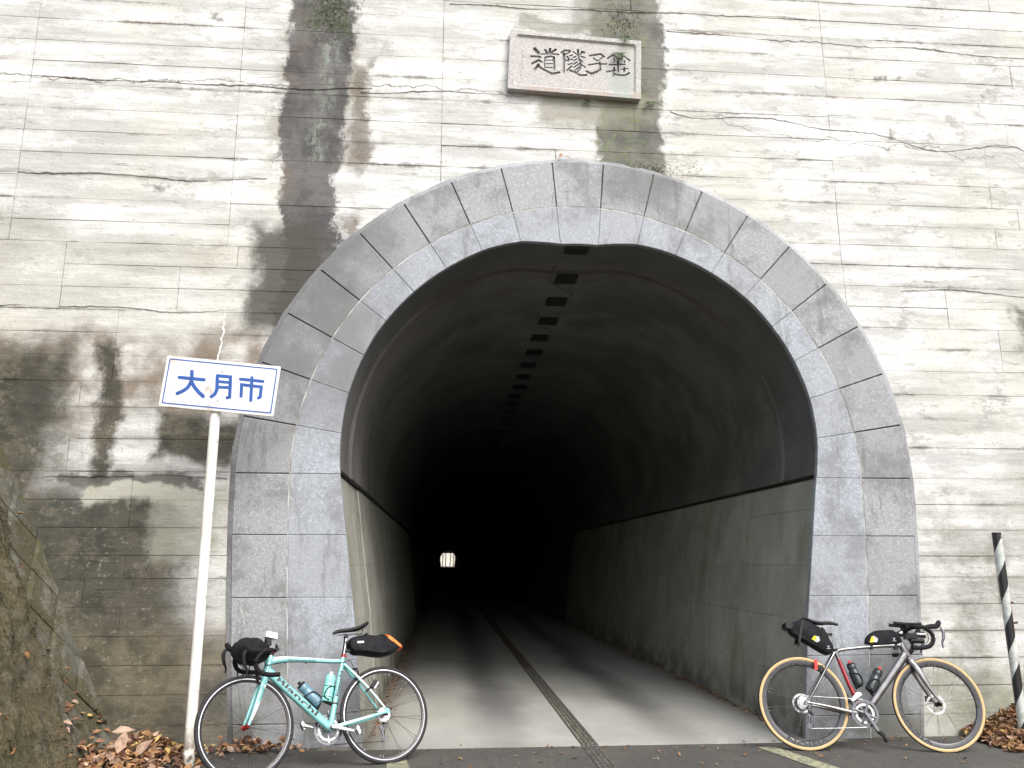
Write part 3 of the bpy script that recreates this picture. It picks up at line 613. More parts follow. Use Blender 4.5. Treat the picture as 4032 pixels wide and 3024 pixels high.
# far bank beyond the exit
bm = BM(); nx, ny = 16, 10
V = [[bm.verts.new((-40 + 80 * i / nx, 262 + 5 * j, -.2 + .55 * j + 2.6 * max(0, i - 7.9) * .5 * min(j, 3) / 3 + .7 * mnoise.noise((i * .6, j * .6, 4)) * (j > 0))) for i in range(nx + 1)] for j in range(ny + 1)]
for j in range(ny):
    for i in range(nx): bm.faces.new((V[j][i], V[j][i + 1], V[j + 1][i + 1], V[j + 1][i]))
bmesh.ops.recalc_face_normals(bm, faces=bm.faces)
tag(obj('far_hillside', bm, M['hill'], smooth=True), kind='structure')
def tree(x, y, h, lean, label, leaves, seed):
    rn = random.Random(seed); tr = thing('tree', label, 'tree', (x, y, 0), group=None)
    bm = BM(); top = Vector((lean * h, 0, h)); P = [Vector((0, 0, -.3)), Vector((lean * h * .3 + .1, 0, h * .33)), Vector((lean * h * .7, .1, h * .68)), top]
    P = catmull(P, 4); sweep(bm, P, [.17, .13, .09, .03], 7, up=(0, 1, 0)); tips = []
    for i in range(15):
        f = rn.uniform(.3, .95); p = P[int(f * (len(P) - 1))]; a = rn.uniform(0, 6.28); L = rn.uniform(.9, 2.2) * (1.2 - f)
        q = p + Vector((math.cos(a) * L, math.sin(a) * L, L * rn.uniform(.5, 1.1))); mid = (p + q) / 2 + Vector((0, 0, -.08))
        sweep(bm, [p, mid, q], [.045, .028, .008], 5); tips += [q, mid]
        for k in range(2):
            a2 = a + rn.uniform(-.9, .9); r2 = mid + Vector((math.cos(a2) * L * .5, math.sin(a2) * L * .5, L * .5)); sweep(bm, [mid, r2], [.02, .006], 4); tips.append(r2)
    obj('trunk', bm, M['bark'], tr)
    bm = BM()
    for tp in tips:
        for k in range(leaves):
            c = tp + Vector([rn.gauss(0, .30) for _ in range(3)]); s = rn.uniform(.05, .11)
            u = Vector([rn.gauss(0, 1) for _ in range(3)]).normalized() * s; v = Vector([rn.gauss(0, 1) for _ in range(3)]).normalized() * s * .7
            bm.faces.new([bm.verts.new(c + u), bm.verts.new(c + v), bm.verts.new(c - u), bm.verts.new(c - v)])
    obj('crown', bm, M['yleaf'], tr)
tree(-1.5, 244, 9, .02, 'slim bare tree beyond the far tunnel exit, at the left of the opening', 1, 1)
tree(-.5, 252, 11, -.03, 'slim bare tree beyond the far tunnel exit, second from the left of the opening', 2, 2)
tree(.75, 247, 10, .03, 'slim bare tree beyond the far tunnel exit, in the middle of the opening', 2, 3)
tree(1.9, 256, 10, -.02, 'slim bare tree beyond the far tunnel exit, at the right of the opening', 2, 4)

# ---- left wing: battered wall of diagonal blocks under moss
wing = thing('wing_wall', 'sloping retaining wall of diagonal stone blocks overgrown with moss at the lower left', 'retaining wall')
WO = Vector((-3.66, .0, 0)); WU = Vector((-.03, -1, 0)).normalized(); WV = Vector((-.475, 0, 1)).normalized(); WN = WV.cross(WU).normalized()
if WN.x < 0: WN = -WN
def wp(u, v, h=0): return WO + WU * u + WV * v + WN * h
H = .25; bm = BM()
q = [wp(-.3, -.2, -.02), wp(9, -.2, -.02), wp(9, 6, -.02), wp(-.3, 6, -.02)]; b2 = [p - WN * .5 for p in q]
A_ = [bm.verts.new(p) for p in q]; B_ = [bm.verts.new(p) for p in b2]; bm.faces.new(A_); bm.faces.new(B_[::-1])
for i in range(4): bm.faces.new((A_[i], B_[i], B_[(i + 1) % 4], A_[(i + 1) % 4]))
bmesh.ops.recalc_face_normals(bm, faces=bm.faces); obj('mortar_bed', bm, M['dirt'], wing)
for j in range(0, 17):
    for i in range(0, 9):
        cu, cv = (i + .5 * (j % 2)) * 2 * H, j * H
        if cu > 4.2 or cu < -.26: continue
        h = .022 + rnd.uniform(-.008, .012); g = .007; bm = BM()
        out_ = [(H - g, 0), (0, H - g), (-(H - g), 0), (0, -(H - g))]; inn = [(a * .82, b * .82) for a, b in out_]
        jj = [rnd.uniform(-.008, .008) for _ in range(4)]
        a = [bm.verts.new(wp(cu + p[0], cv + p[1], -.03)) for p in out_]; b = [bm.verts.new(wp(cu + p[0], cv + p[1], h * .6)) for p in out_]; c = [bm.verts.new(wp(cu + p[0], cv + p[1], h + jj[k])) for k, p in enumerate(inn)]
        bm.faces.new(c)
        for k in range(4):
            m_ = (k + 1) % 4; bm.faces.new((a[k], a[m_], b[m_], b[k])); bm.faces.new((b[k], b[m_], c[m_], c[k]))
        bmesh.ops.recalc_face_normals(bm, faces=bm.faces)
        obj('block', bm, M['block'], wing)
# moss mat, thin over the strip beside the wall, thick further out
bm = BM(); nu, nv = 150, 130; gr = []
def mossh(u, v):
    a = mnoise.fractal((u * 1.1, v * .9, 3), 1, 2, 4); b = mnoise.fractal((u * 9, v * 7, 7), .8, 2.2, 5)
    edge = (u - (.46 - .07 * v)) * .30
    return -.05 + max(-.03, min(.085, edge)) + .062 * a + .034 * b
for i in range(nu + 1):
    gr.append([bm.verts.new(wp(.02 + 4.2 * i / nu, .0 + 3.9 * j / nv, mossh(.02 + 4.2 * i / nu, 3.9 * j / nv) + .035)) for j in range(nv + 1)])
for i in range(nu):
    for j in range(nv): bm.faces.new((gr[i][j], gr[i + 1][j], gr[i + 1][j + 1], gr[i][j + 1]))
bmesh.ops.recalc_face_normals(bm, faces=bm.faces)
tag(obj('moss', bm, M['moss'], smooth=True), 'thick olive moss spread over the sloping block wall', 'moss', kind='stuff')
bm = BM(); rn = random.Random(3)
for k in range(15000):
    u, v = rn.uniform(.3, 3.6) ** 1.0, rn.uniform(.05, 3.8)
    if u < .55 - .08 * v and rn.random() < .8: continue
    p = wp(u, v, mossh(u, v) + .03); d = (WN * rn.uniform(.3, 1) + Vector((rn.gauss(0, .5), rn.gauss(0, .5), -rn.uniform(0, 1.1)))).normalized() * rn.uniform(.012, .04); s_ = Vector((rn.gauss(0, 1), rn.gauss(0, 1), rn.gauss(0, 1))).normalized() * .006
    bm.faces.new([bm.verts.new(p - s_), bm.verts.new(p + s_), bm.verts.new(p + d)])
tag(obj('moss_tufts', bm, M['moss']), 'ragged moss strands hanging on the sloping block wall', 'moss', kind='stuff')
for sx, x0 in ((-1, -6.4), (1, 5.6)):
    bm = BM(); nx, ny = 16, 22
    V = [[bm.verts.new((x0 + sx * (i * .9), .55 - 20 * j / ny, max(-.1, (4.6 if sx < 0 else 0) + i * .62 + .35 * mnoise.noise((i * .7, j * .5, sx))))) for i in range(nx + 1)] for j in range(ny + 1)]
    for j in range(ny):
        for i in range(nx): bm.faces.new((V[j][i], V[j][i + 1], V[j + 1][i + 1], V[j + 1][i]))
    bmesh.ops.recalc_face_normals(bm, faces=bm.faces)
    tag(obj('cutting_slope', bm, M['earth'], smooth=True), kind='structure')
# ---- dead leaves
def leaf(bm, c, L, n, d, curl, mi, rn):
    d = (d - n * d.dot(n)).normalized(); s = n.cross(d)
    P = [c - d * L * .5, c - d * L * .15 + s * L * .27 + n * curl * L, c + d * L * .2 + s * L * .2 + n * curl * L * .8, c + d * L * .55 + n * curl * L * .5, c + d * L * .2 - s * L * .22 + n * curl * L, c - d * L * .15 - s * L * .27 + n * curl * L * .9, c + d * L * .05]
    v = [bm.verts.new(p) for p in P]
    for t_ in ((0, 1, 6), (1, 2, 6), (2, 3, 6), (3, 4, 6), (4, 5, 6), (5, 0, 6)):
        f = bm.faces.new([v[k] for k in t_]); f.material_index = mi
def litter(name, label, cnt, fn, seed, L=(.035, .085), tilt=.6):
    rn = random.Random(seed); bm = BM()
    for k in range(cnt):
        p = fn(rn)
        n = Vector((rn.gauss(0, tilt), rn.gauss(0, tilt) - .25 * (tilt > .3), 1)).normalized(); d = Vector((rn.gauss(0, 1), rn.gauss(0, 1), rn.gauss(0, .3)))
        leaf(bm, Vector(p), rn.uniform(*L), n, d, rn.uniform(-.1, .35), rn.choices([0, 1, 2, 3, 4], [5, 4, 4, 1.2, 1.6])[0], rn)
    return tag(obj(name, bm, LEAF), label, 'leaves', kind='stuff')
def pileL(rn):
    x = -3.33 + rn.gauss(0, .20); y = -.46 + rn.gauss(0, .24); h = .17 * math.exp(-((x + 3.34) / .26) ** 2 - ((y + .40) / .3) ** 2)
    return (min(-2.7, x), min(-.03, y), .02 + h * rn.uniform(.75, 1.05) + max(0, (-3.64 - x) * 2.0))
def pileR(rn):
    x = 3.12 + abs(rn.gauss(0, .9)); y = -abs(rn.gauss(0, .32)) - .02; h = .44 * min(1, max(0, (x - 3.05) / 1.1)) * math.exp(-(y / .42) ** 2)
    return (x, y, .015 + h * rn.uniform(.85, 1.03))
litter('leaf_litter', 'heap of brown dead leaves against the wall beside the white sign post', 1000, pileL, 21)
litter('leaf_litter', 'heap of brown dead leaves against the wall under the striped post', 2600, pileR, 22)
bm = BM(); k = 26
V = [[bm.verts.new((3.05 + 2.9 * i / k, -1.0 + 1.0 * j / k, -.045 + .42 * min(1, max(0, (2.9 * i / k - .12) / 1.1)) * math.exp(-((-1.0 + 1.0 * j / k) / .36) ** 2))) for i in range(k + 1)] for j in range(k + 1)]
for j in range(k):
    for i in range(k): bm.faces.new((V[j][i], V[j][i + 1], V[j + 1][i + 1], V[j + 1][i]))
bmesh.ops.recalc_face_normals(bm, faces=bm.faces); tag(obj('leaf_mould', bm, M['drainmud'], smooth=True), 'dark leaf mould under the right-hand heap of leaves', 'leaves', kind='stuff')
litter('leaf_litter', 'thin line of brown leaves along the foot of the right tunnel wall', 420, lambda rn: (1.80 - abs(rn.gauss(0, .05)) + 0, abs(rn.gauss(0, 6)) + .5, .016), 23, (.02, .05), .25)
litter('leaf_litter', 'thin line of brown leaves along the foot of the left tunnel wall', 260, lambda rn: (-1.76 + abs(rn.gauss(0, .08)), rn.uniform(.3, 9), .016), 24, (.02, .05), .25)
litter('leaf_litter', 'loose brown leaves at the foot of the arch behind the front wheel of the turquoise bicycle', 110, lambda rn: (rn.gauss(-2.55, .16), -.05 - abs(rn.gauss(0, .10)), .02 + abs(rn.gauss(0, .03))), 25)
litter('leaf_litter', 'few scattered small leaves and bits lying on the road', 150, lambda rn: (rn.uniform(-3, 4.4), -.06 - abs(rn.gauss(0, .45)), .015), 26, (.02, .05), .2)
litter('leaf_litter', 'leaves caught in the moss of the sloping block wall', 45, lambda rn: tuple(wp(rn.uniform(.25, 2.6), rn.uniform(.1, 2.9), .09)), 27, (.03, .07), .9)
for (x, y, z, L, nn, dd, lab) in ((-3.38, -.62, .18, .15, (.2, -.9, .35), (.25, .1, 1), 'large pale dead leaf standing upright on the left leaf heap'), (-3.23, -.62, .14, .15, (-.35, -.8, .5), (.7, 0, .7), 'large pale dead leaf leaning at the right of the left leaf heap'), (-3.42, -.50, .23, .15, (.1, -.5, .9), (1, 0, .3), 'large flat pale dead leaf on top of the left leaf heap')):
    bm = BM(); leaf(bm, Vector((0, 0, 0)), L, Vector(nn).normalized(), Vector(dd), .12, 0, rnd)
    o = obj('fallen_leaf', bm, LEAF[4]); o.location = (x, y, z); tag(o, lab, 'leaf', 'large fallen leaves on the left heap')
# ============================================================ THINGS ON THE WALL AND ROADSIDE
def stroke_poly(P, w, taper=True, k=7):
    """outline of a brush stroke along P with rounded ends"""
    Q = [Vector((p[0], p[1], 0)) for p in P]; out, back = [], []
    n = len(Q)
    for i, p in enumerate(Q):
        d0 = (Q[i] - Q[i - 1]).normalized() if i else (Q[1] - Q[0]).normalized(); d1 = (Q[i + 1] - Q[i]).normalized() if i < n - 1 else d0
        d = (d0 + d1).normalized(); nn = Vector((-d.y, d.x, 0)); f = 1 / max(.5, math.cos(d0.angle(d1, 0) / 2))
        ww = w / 2 * f; out.append(p + nn * ww); back.append(p - nn * ww)
    def cap(p, d):
        nn = Vector((-d.y, d.x, 0)); return [p + (nn * math.cos(a) + d * math.sin(a)) * w / 2 for a in [math.pi * j / k for j in range(1, k)]]
    e = cap(Q[-1], (Q[-1] - Q[-2]).normalized()); s_ = cap(Q[0], (Q[0] - Q[1]).normalized())
    return [(v.x, v.y) for v in out + e + back[::-1] + s_]
PLQ = [([(-0.382, 0.153), (-0.347, 0.112)], 0.0245), ([(-0.419, 0.071), (-0.357, 0.073), (-0.33, 0.068)], 0.0156), ([(-0.407, -0.003), (-0.347, 0.035), (-0.321, 0.02)], 0.0167), ([(-0.348, -0.013), (-0.381, -0.065)], 0.02), ([(-0.343, -0.031), (-0.315, -0.051), (-0.258, -0.082), (-0.22, -0.101), (-0.151, -0.083)], 0.0167), ([(-0.282, 0.147), (-0.258, 0.103)], 0.0167), ([(-0.236, 0.161), (-0.244, 0.11)], 0.0167), ([(-0.181, 0.156), (-0.232, 0.116)], 0.0167), ([(-0.323, 0.099), (-0.244, 0.108), (-0.155, 0.106)], 0.0111), ([(-0.283, 0.068), (-0.232, 0.081), (-0.199, 0.075), (-0.198, -0.05)], 0.0138), ([(-0.283, 0.068), (-0.295, 0.009), (-0.284, -0.038)], 0.0089), ([(-0.281, 0.037), (-0.209, 0.042)], 0.0085), ([(-0.283, -0.001), (-0.209, 0.005)], 0.0085), ([(-0.281, -0.038), (-0.21, -0.037)], 0.0085), ([(-0.129, 0.127), (-0.095, 0.152), (-0.044, 0.149)], 0.0145), ([(-0.052, 0.133), (-0.103, 0.104)], 0.01), ([(-0.105, 0.117), (-0.11, -0.077)], 0.0178), ([(-0.077, 0.089), (-0.06, 0.069), (-0.063, 0.042), (-0.096, 0.051)], 0.0122), ([(0.03, 0.165), (0.034, 0.071)], 0.0156), ([(-0.016, 0.143), (0.022, 0.111)], 0.01), ([(0.078, 0.149), (0.051, 0.118)], 0.0122), ([(-0.052, 0.096), (-0.023, 0.106)], 0.0089), ([(-0.046, 0.056), (-0.024, 0.063)], 0.0094), ([(-0.066, 0.002), (-0.027, 0.02)], 0.0094), ([(-0.081, -0.059), (-0.032, -0.009)], 0.01), ([(-0.017, 0.082), (0.008, 0.091)], 0.0094), ([(-0.015, 0.045), (0.014, 0.065)], 0.0094), ([(-0.018, 0.007), (0.021, 0.036)], 0.01), ([(-0.014, -0.024), (0.042, 0.021)], 0.01), ([(0.0, -0.052), (0.044, -0.013)], 0.0111), ([(0.029, 0.074), (0.055, 0.027), (0.049, -0.031), (0.022, -0.067)], 0.0122), ([(0.056, 0.097), (0.094, 0.085)], 0.0122), ([(0.039, 0.074), (0.074, 0.036)], 0.01), ([(0.061, 0.009), (0.097, -0.016)], 0.0111), ([(-0.052, -0.055), (0.005, -0.076), (0.047, -0.103), (0.107, -0.097)], 0.0145), ([(0.066, 0.145), (0.089, 0.138)], 0.017), ([(0.142, 0.108), (0.248, 0.132), (0.28, 0.105)], 0.0145), ([(0.268, 0.102), (0.224, 0.061)], 0.0085), ([(0.176, 0.082), (0.217, 0.058)], 0.0117), ([(0.126, 0.01), (0.214, 0.03), (0.241, 0.024), (0.301, 0.03)], 0.0117), ([(0.237, 0.044), (0.24, -0.039)], 0.0128), ([(0.111, -0.059), (0.156, -0.082), (0.202, -0.059), (0.24, -0.032)], 0.0181), ([(0.312, 0.087), (0.366, 0.133), (0.418, 0.092)], 0.0117), ([(0.372, 0.12), (0.376, 0.054)], 0.0081), ([(0.434, 0.088), (0.47, 0.123), (0.525, 0.078)], 0.0123), ([(0.476, 0.072), (0.475, 0.052)], 0.0081), ([(0.329, 0.024), (0.477, 0.034)], 0.0123), ([(0.411, 0.066), (0.41, -0.046)], 0.0149), ([(0.374, -0.007), (0.363, -0.089)], 0.0138), ([(0.301, -0.054), (0.387, -0.032)], 0.0117), ([(0.471, -0.002), (0.468, -0.04)], 0.0138), ([(0.438, -0.019), (0.506, -0.008)], 0.0089), ([(0.375, -0.073), (0.423, -0.083), (0.48, -0.08), (0.516, -0.053)], 0.0128)]
SGN = [([(-0.312, 0.062), (-0.125, 0.046)], 0.026), ([(-0.221, 0.11), (-0.218, 0.048), (-0.238, -0.009), (-0.271, -0.041), (-0.315, -0.064)], 0.0273), ([(-0.217, 0.029), (-0.19, -0.015), (-0.157, -0.052), (-0.122, -0.083)], 0.0273), ([(-0.027, 0.08), (0.072, 0.072), (0.077, -0.086), (0.059, -0.092)], 0.026), ([(-0.027, 0.08), (-0.023, -0.031), (-0.036, -0.066), (-0.06, -0.085)], 0.026), ([(-0.022, 0.034), (0.069, 0.029)], 0.0221), ([(-0.019, -0.009), (0.071, -0.012)], 0.0221), ([(0.148, 0.056), (0.319, 0.041)], 0.0247), ([(0.234, 0.069), (0.237, -0.11)], 0.0247), ([(0.162, -0.078), (0.16, 0.013), (0.31, -0.003), (0.306, -0.082), (0.294, -0.089)], 0.0247)]

# ---- carved stone tablet
plq = thing('stone_plaque', 'pinkish granite tablet with carved characters set in the wall above the arch', 'plaque', (-.012, 0, 5.99))
bm = BM(); c0 = [(-.628, -.308), (.628, -.308), (.628, .308), (-.628, .308)]
TILT = R(-2.3)
slab = BM(); prism(slab, [(-.57, -.255), (.57, -.255), (.57, .255), (-.57, .255)], -.056, .01)
cut = BM()
for P, wd in PLQ:
    a = TILT; prism(cut, [(x * math.cos(-a) - z * math.sin(-a), x * math.sin(-a) + z * math.cos(-a)) for x, z in stroke_poly(P, wd * 1.42, k=5)], -.10 - rnd.uniform(0, .002), -.022 + rnd.uniform(-.001, .001))
rn = random.Random(9)
for k in range(16):                                                 # worn small inscription down the left side, illegible
    x, z = -.50 + rn.uniform(-.012, .012), .10 - k * .020; L = rn.uniform(.006, .014); dz = rn.uniform(-.006, .006)
    prism(cut, [(x - L, z - .002), (x + L, z - .002 + dz), (x + L, z + .002 + dz), (x - L, z + .002)], -.10, -.050 - rn.uniform(0, .001))
ms = bpy.data.meshes.new('slab'); slab.to_mesh(ms); slab.free(); mc = bpy.data.meshes.new('cut'); cut.to_mesh(mc); cut.free()
os_, oc = bpy.data.objects.new('slab', ms), bpy.data.objects.new('cut', mc); COL.objects.link(os_); COL.objects.link(oc)
md = os_.modifiers.new('b', 'BOOLEAN'); md.operation = 'DIFFERENCE'; md.solver = 'EXACT'; md.use_self = True; md.object = oc
dg = bpy.context.evaluated_depsgraph_get(); mres = bpy.data.meshes.new_from_object(os_.evaluated_get(dg))
bpy.data.objects.remove(os_); bpy.data.objects.remove(oc)
fa = obj('carved_face', mres, M['plaque'], plq); fa.rotation_euler = (0, -TILT, 0)
def rrect(hw, hh, r, k=5):
    P = []
    for cx, cz, a0 in ((hw - r, hh - r, 0), (-hw + r, hh - r, 90), (-hw + r, -hh + r, 180), (hw - r, -hh + r, 270)):
        for j in range(k + 1): a = R(a0 + 90 * j / k); P.append((cx + r * math.cos(a), cz + r * math.sin(a)))
    return P
bm = BM(); O_ = rrect(.628, .308, .008); I1 = rrect(.580, .267, .03); I2 = rrect(.562, .249, .03)
A1 = [bm.verts.new((x, .01, z)) for x, z in O_]; A2 = [bm.verts.new((x, -.074, z)) for x, z in O_]; A3 = [bm.verts.new((x, -.075, z)) for x, z in I1]; A4 = [bm.verts.new((x, -.0565, z)) for x, z in I2]; A5 = [bm.verts.new((x, .0, z)) for x, z in I2]
n = len(O_)
for U, V_ in ((A1, A2), (A2, A3), (A3, A4), (A4, A5)):
    for i in range(n): bm.faces.new((U[i], U[(i + 1) % n], V_[(i + 1) % n], V_[i]))
bmesh.ops.recalc_face_normals(bm, faces=bm.faces); fr = obj('raised_rim', bm, M['plaque'], plq); fr.rotation_euler = (0, -TILT, 0)

# ---- road sign on its post
sg = thing('road_sign', 'tilted white plate with blue characters on a tall white post left of the arch', 'road sign', (-2.944, -.53, 0))
pl_c = Vector((-2.905 + 2.944, -.045, 2.733)); SA = R(4.75)
def splate(bm_, name, mat, y):
    o = obj(name, bm_, mat, sg); o.location = pl_c + Vector((0, y, 0)); o.rotation_euler = (0, SA, 0); return o
bm = BM(); prism(bm, rrect(.432, .198, .006, 2), -.012, .004); splate(bm, 'plate', M['signface'], 0)
bm = BM(); A1 = rrect(.4125, .1775, .014); A2 = rrect(.4035, .1685, .008)
a = [bm.verts.new((x, -.0135, z)) for x, z in A1]; b = [bm.verts.new((x, -.0135, z)) for x, z in A2]
for i in range(len(a)): bm.faces.new((a[i], b[i], b[(i + 1) % len(a)], a[(i + 1) % len(a)]))
bmesh.ops.recalc_face_normals(bm, faces=bm.faces)
if bm.faces[0].normal.y > 0: bmesh.ops.reverse_faces(bm, faces=bm.faces)
splate(bm, 'border', M['blue'], 0)
for ci, (i0, i1) in enumerate(((0, 3), (3, 7), (7, 10))):
    bm = BM()
    for si, (P, wd) in enumerate(SGN[i0:i1]):
        c_, s_ = math.cos(SA), math.sin(SA)
        Q = [(x * c_ - z * s_, x * s_ + z * c_) for x, z in P]; Q = [(v.x, v.y) for v in catmull([(x, z, 0) for x, z in Q], 4)] if len(P) > 3 and ci != 2 and si == (1 if ci == 0 else 99) else Q
        prism(bm, stroke_poly(Q, wd), -.0136 - .0004 * si, -.0122)
    splate(bm, 'character', M['blue'], 0)
for dz in (-.115, .115):
    bm = BM(); cyl(bm, (0.0, -.0125, dz), (0.0, -.018, dz), .0075, 8); splate(bm, 'bolt', M['steel'], 0)
bm = BM(); cyl(bm, (0, 0, -.02), (.003, 0, 2.56), .038, 24); obj('post', bm, M['post'], sg, smooth=True)
bm = BM(); sweep(bm, [(0, 0, .03), (0, 0, .09)], .041, 24); cyl(bm, (.02, -.038, .07), (.02, -.062, .07), .016, 12); obj('ground_clamp', bm, M['post'], sg, smooth=True)
bm = BM(); box(bm, -.18, .18, -.041, -.032, 2.60, 2.63); box(bm, -.18, .18, -.041, -.032, 2.82, 2.85); obj('bracket', bm, M['steel'], sg)

# ---- black and white striped post at the right
sp = thing('striped_post', 'leaning black and white spiral-striped post standing in the right leaf heap', 'post', (3.464, -.3, 0), (0, R(-1.0), 0))
bm = BM(); cyl(bm, (0, 0, -.05), (0, 0, 1.65), .036, 28); obj('post', bm, M['stripe'], sp, smooth=True)
bm = BM(); cyl(bm, (.012, -.036, 1.615), (.012, -.043, 1.615), .010, 10); obj('bolt', bm, M['steel'], sp)
for z, L in ((.92, .035), (1.08, .02)):
    bm = BM(); cyl(bm, (.034, -.01, z), (.034 + L, -.012, z + .004), .008, 8); obj('rusty_stub', bm, M['rust'], sp)

# ---- small ferns and tufts rooted in the leaks
def fern(x, z, y, cnt, L, label, seed, down=True):
    rn = random.Random(seed); bm = BM()
    for k in range(cnt):
        a = rn.uniform(-1.5, 1.5); d = Vector((math.sin(a) * .7, -rn.uniform(.25, .7), -math.cos(a) if down else abs(math.cos(a)) * .6)).normalized(); l = L * rn.uniform(.5, 1); p = Vector((rn.gauss(0, .012), 0, 0))
        for s_ in range(7):
            q = p + d * l * s_ / 7 + Vector((0, 0, -.25 * l * (s_ / 7) ** 2)); wv = l * .16 * (1 - s_ / 8)
            sd = Vector((0, 1, 0)).cross(d).normalized()
            for sg_ in (-1, 1):
                t_ = q + sd * wv * sg_ + d * wv * .5
                bm.faces.new([bm.verts.new(q - d * .006), bm.verts.new(t_), bm.verts.new(q + d * .010)])
    o = obj('fern', bm, M['fern']); o.location = (x, y, z); return tag(o, label, 'fern', 'small ferns growing on the wall')
fern(.42, 6.12, -.075, 16, .15, 'small green fern hanging over the top right characters of the tablet', 1)
fern(.46, 6.32, -.06, 12, .10, 'small fern on the top edge of the tablet, near its right end', 2)
fern(.72, 5.665, -.02, 10, .12, 'tiny fern at the lower right corner of the tablet', 3)
fern(.10, 5.655, -.02, 8, .07, 'tiny fern tuft under the bottom edge of the tablet', 4)
def tuft(name, label, x0, x1, z0, z1, cnt, seed, col='moss'):
    rn = random.Random(seed); bm = BM()
    for k in range(cnt):
        x, z = rn.gauss((x0 + x1) / 2, (x1 - x0) / 3.4), rn.gauss((z0 + z1) / 2, (z1 - z0) / 3.6)
        p = Vector((x, -.004, z)); d = Vector((rn.gauss(0, .4), -rn.uniform(.4, 1), -rn.uniform(0, .9))).normalized() * rn.uniform(.006, .018); s_ = Vector((rn.gauss(0, 1), 0, rn.gauss(0, 1))).normalized() * .006
        bm.faces.new([bm.verts.new(p - s_), bm.verts.new(p + s_), bm.verts.new(p + d)])
    return tag(obj(name, bm, M[col]), label, 'moss', kind='stuff')
tuft('moss', 'moss cushion high on the left dark leak', -2.50, -2.12, 6.2, 7.0, 900, 5, 'moss')
tuft('moss', 'moss above the right end of the tablet', .30, .62, 6.33, 6.75, 420, 6)
tuft('moss', 'moss on the crown of the arch under the right leak', .3, 1.1, 4.93, 5.05, 260, 7)
bm = BM(); leaf(bm, Vector((0, 0, 0)), .06, Vector((0, -.8, .5)).normalized(), Vector((.3, 0, 1)), .2, 0, rnd); o = obj('fallen_leaf', bm, LEAF[1]); o.location = (-.16, -.04, 5.065); tag(o, 'small rust-brown dead leaf caught on top of the arch', 'leaf')
# ============================================================ BICYCLES
def surf_text(name, body, p0, p1, height, yside, rad, mat, parent, vdir, shear=0, bold=.012, lift=.0012, xr=None):
    """lettering wrapped on a tube: u runs p0->p1 in the xz plane, vdir is 'up' of the letters"""
    bm = text_bm(body, 1, shear, 1, bold)
    xs = [v.co.x for v in bm.verts]; ys_ = [v.co.y for v in bm.verts]; x0, x1, y0, y1 = min(xs), max(xs), min(ys_), max(ys_)
    P0, P1 = Vector((p0[0], 0, p0[1])), Vector((p1[0], 0, p1[1])); L = (P1 - P0).length; d = (P1 - P0) / L; vd = Vector((vdir[0], 0, vdir[1])).normalized()
    for k in range(1, 6):
        y = y0 + (y1 - y0) * k / 6
        bmesh.ops.bisect_plane(bm, geom=bm.verts[:] + bm.edges[:] + bm.faces[:], plane_co=(0, y, 0), plane_no=(0, 1, 0))
    rs, ru = rad
    for v in bm.verts:
        u = (v.co.x - x0) / (x1 - x0) * L; q = ((v.co.y - y0) / (y1 - y0) - .5) * height
        yy = rs * math.sqrt(max(0, 1 - (q / ru) ** 2)) + lift
        v.co = P0 + d * u + vd * q + Vector((0, yside * yy, 0))
    return obj(name, bm, mat, parent)
def rim_text(body, parent, a0, span, r0, r1, yside, mat, y, ccw=False):
    bm = text_bm(body, 1, 0, 1, .015)
    xs = [v.co.x for v in bm.verts]; ys_ = [v.co.y for v in bm.verts]; x0, x1, y0, y1 = min(xs), max(xs), min(ys_), max(ys_)
    for v in bm.verts:
        u = (v.co.x - x0) / (x1 - x0); q = (v.co.y - y0) / (y1 - y0)
        a = R(a0 + (span * u if ccw else -span * u)); r = r0 + (r1 - r0) * q
        v.co = Vector((r * math.cos(a), yside * y, r * math.sin(a)))
    return obj('rim_lettering', bm, mat, parent)
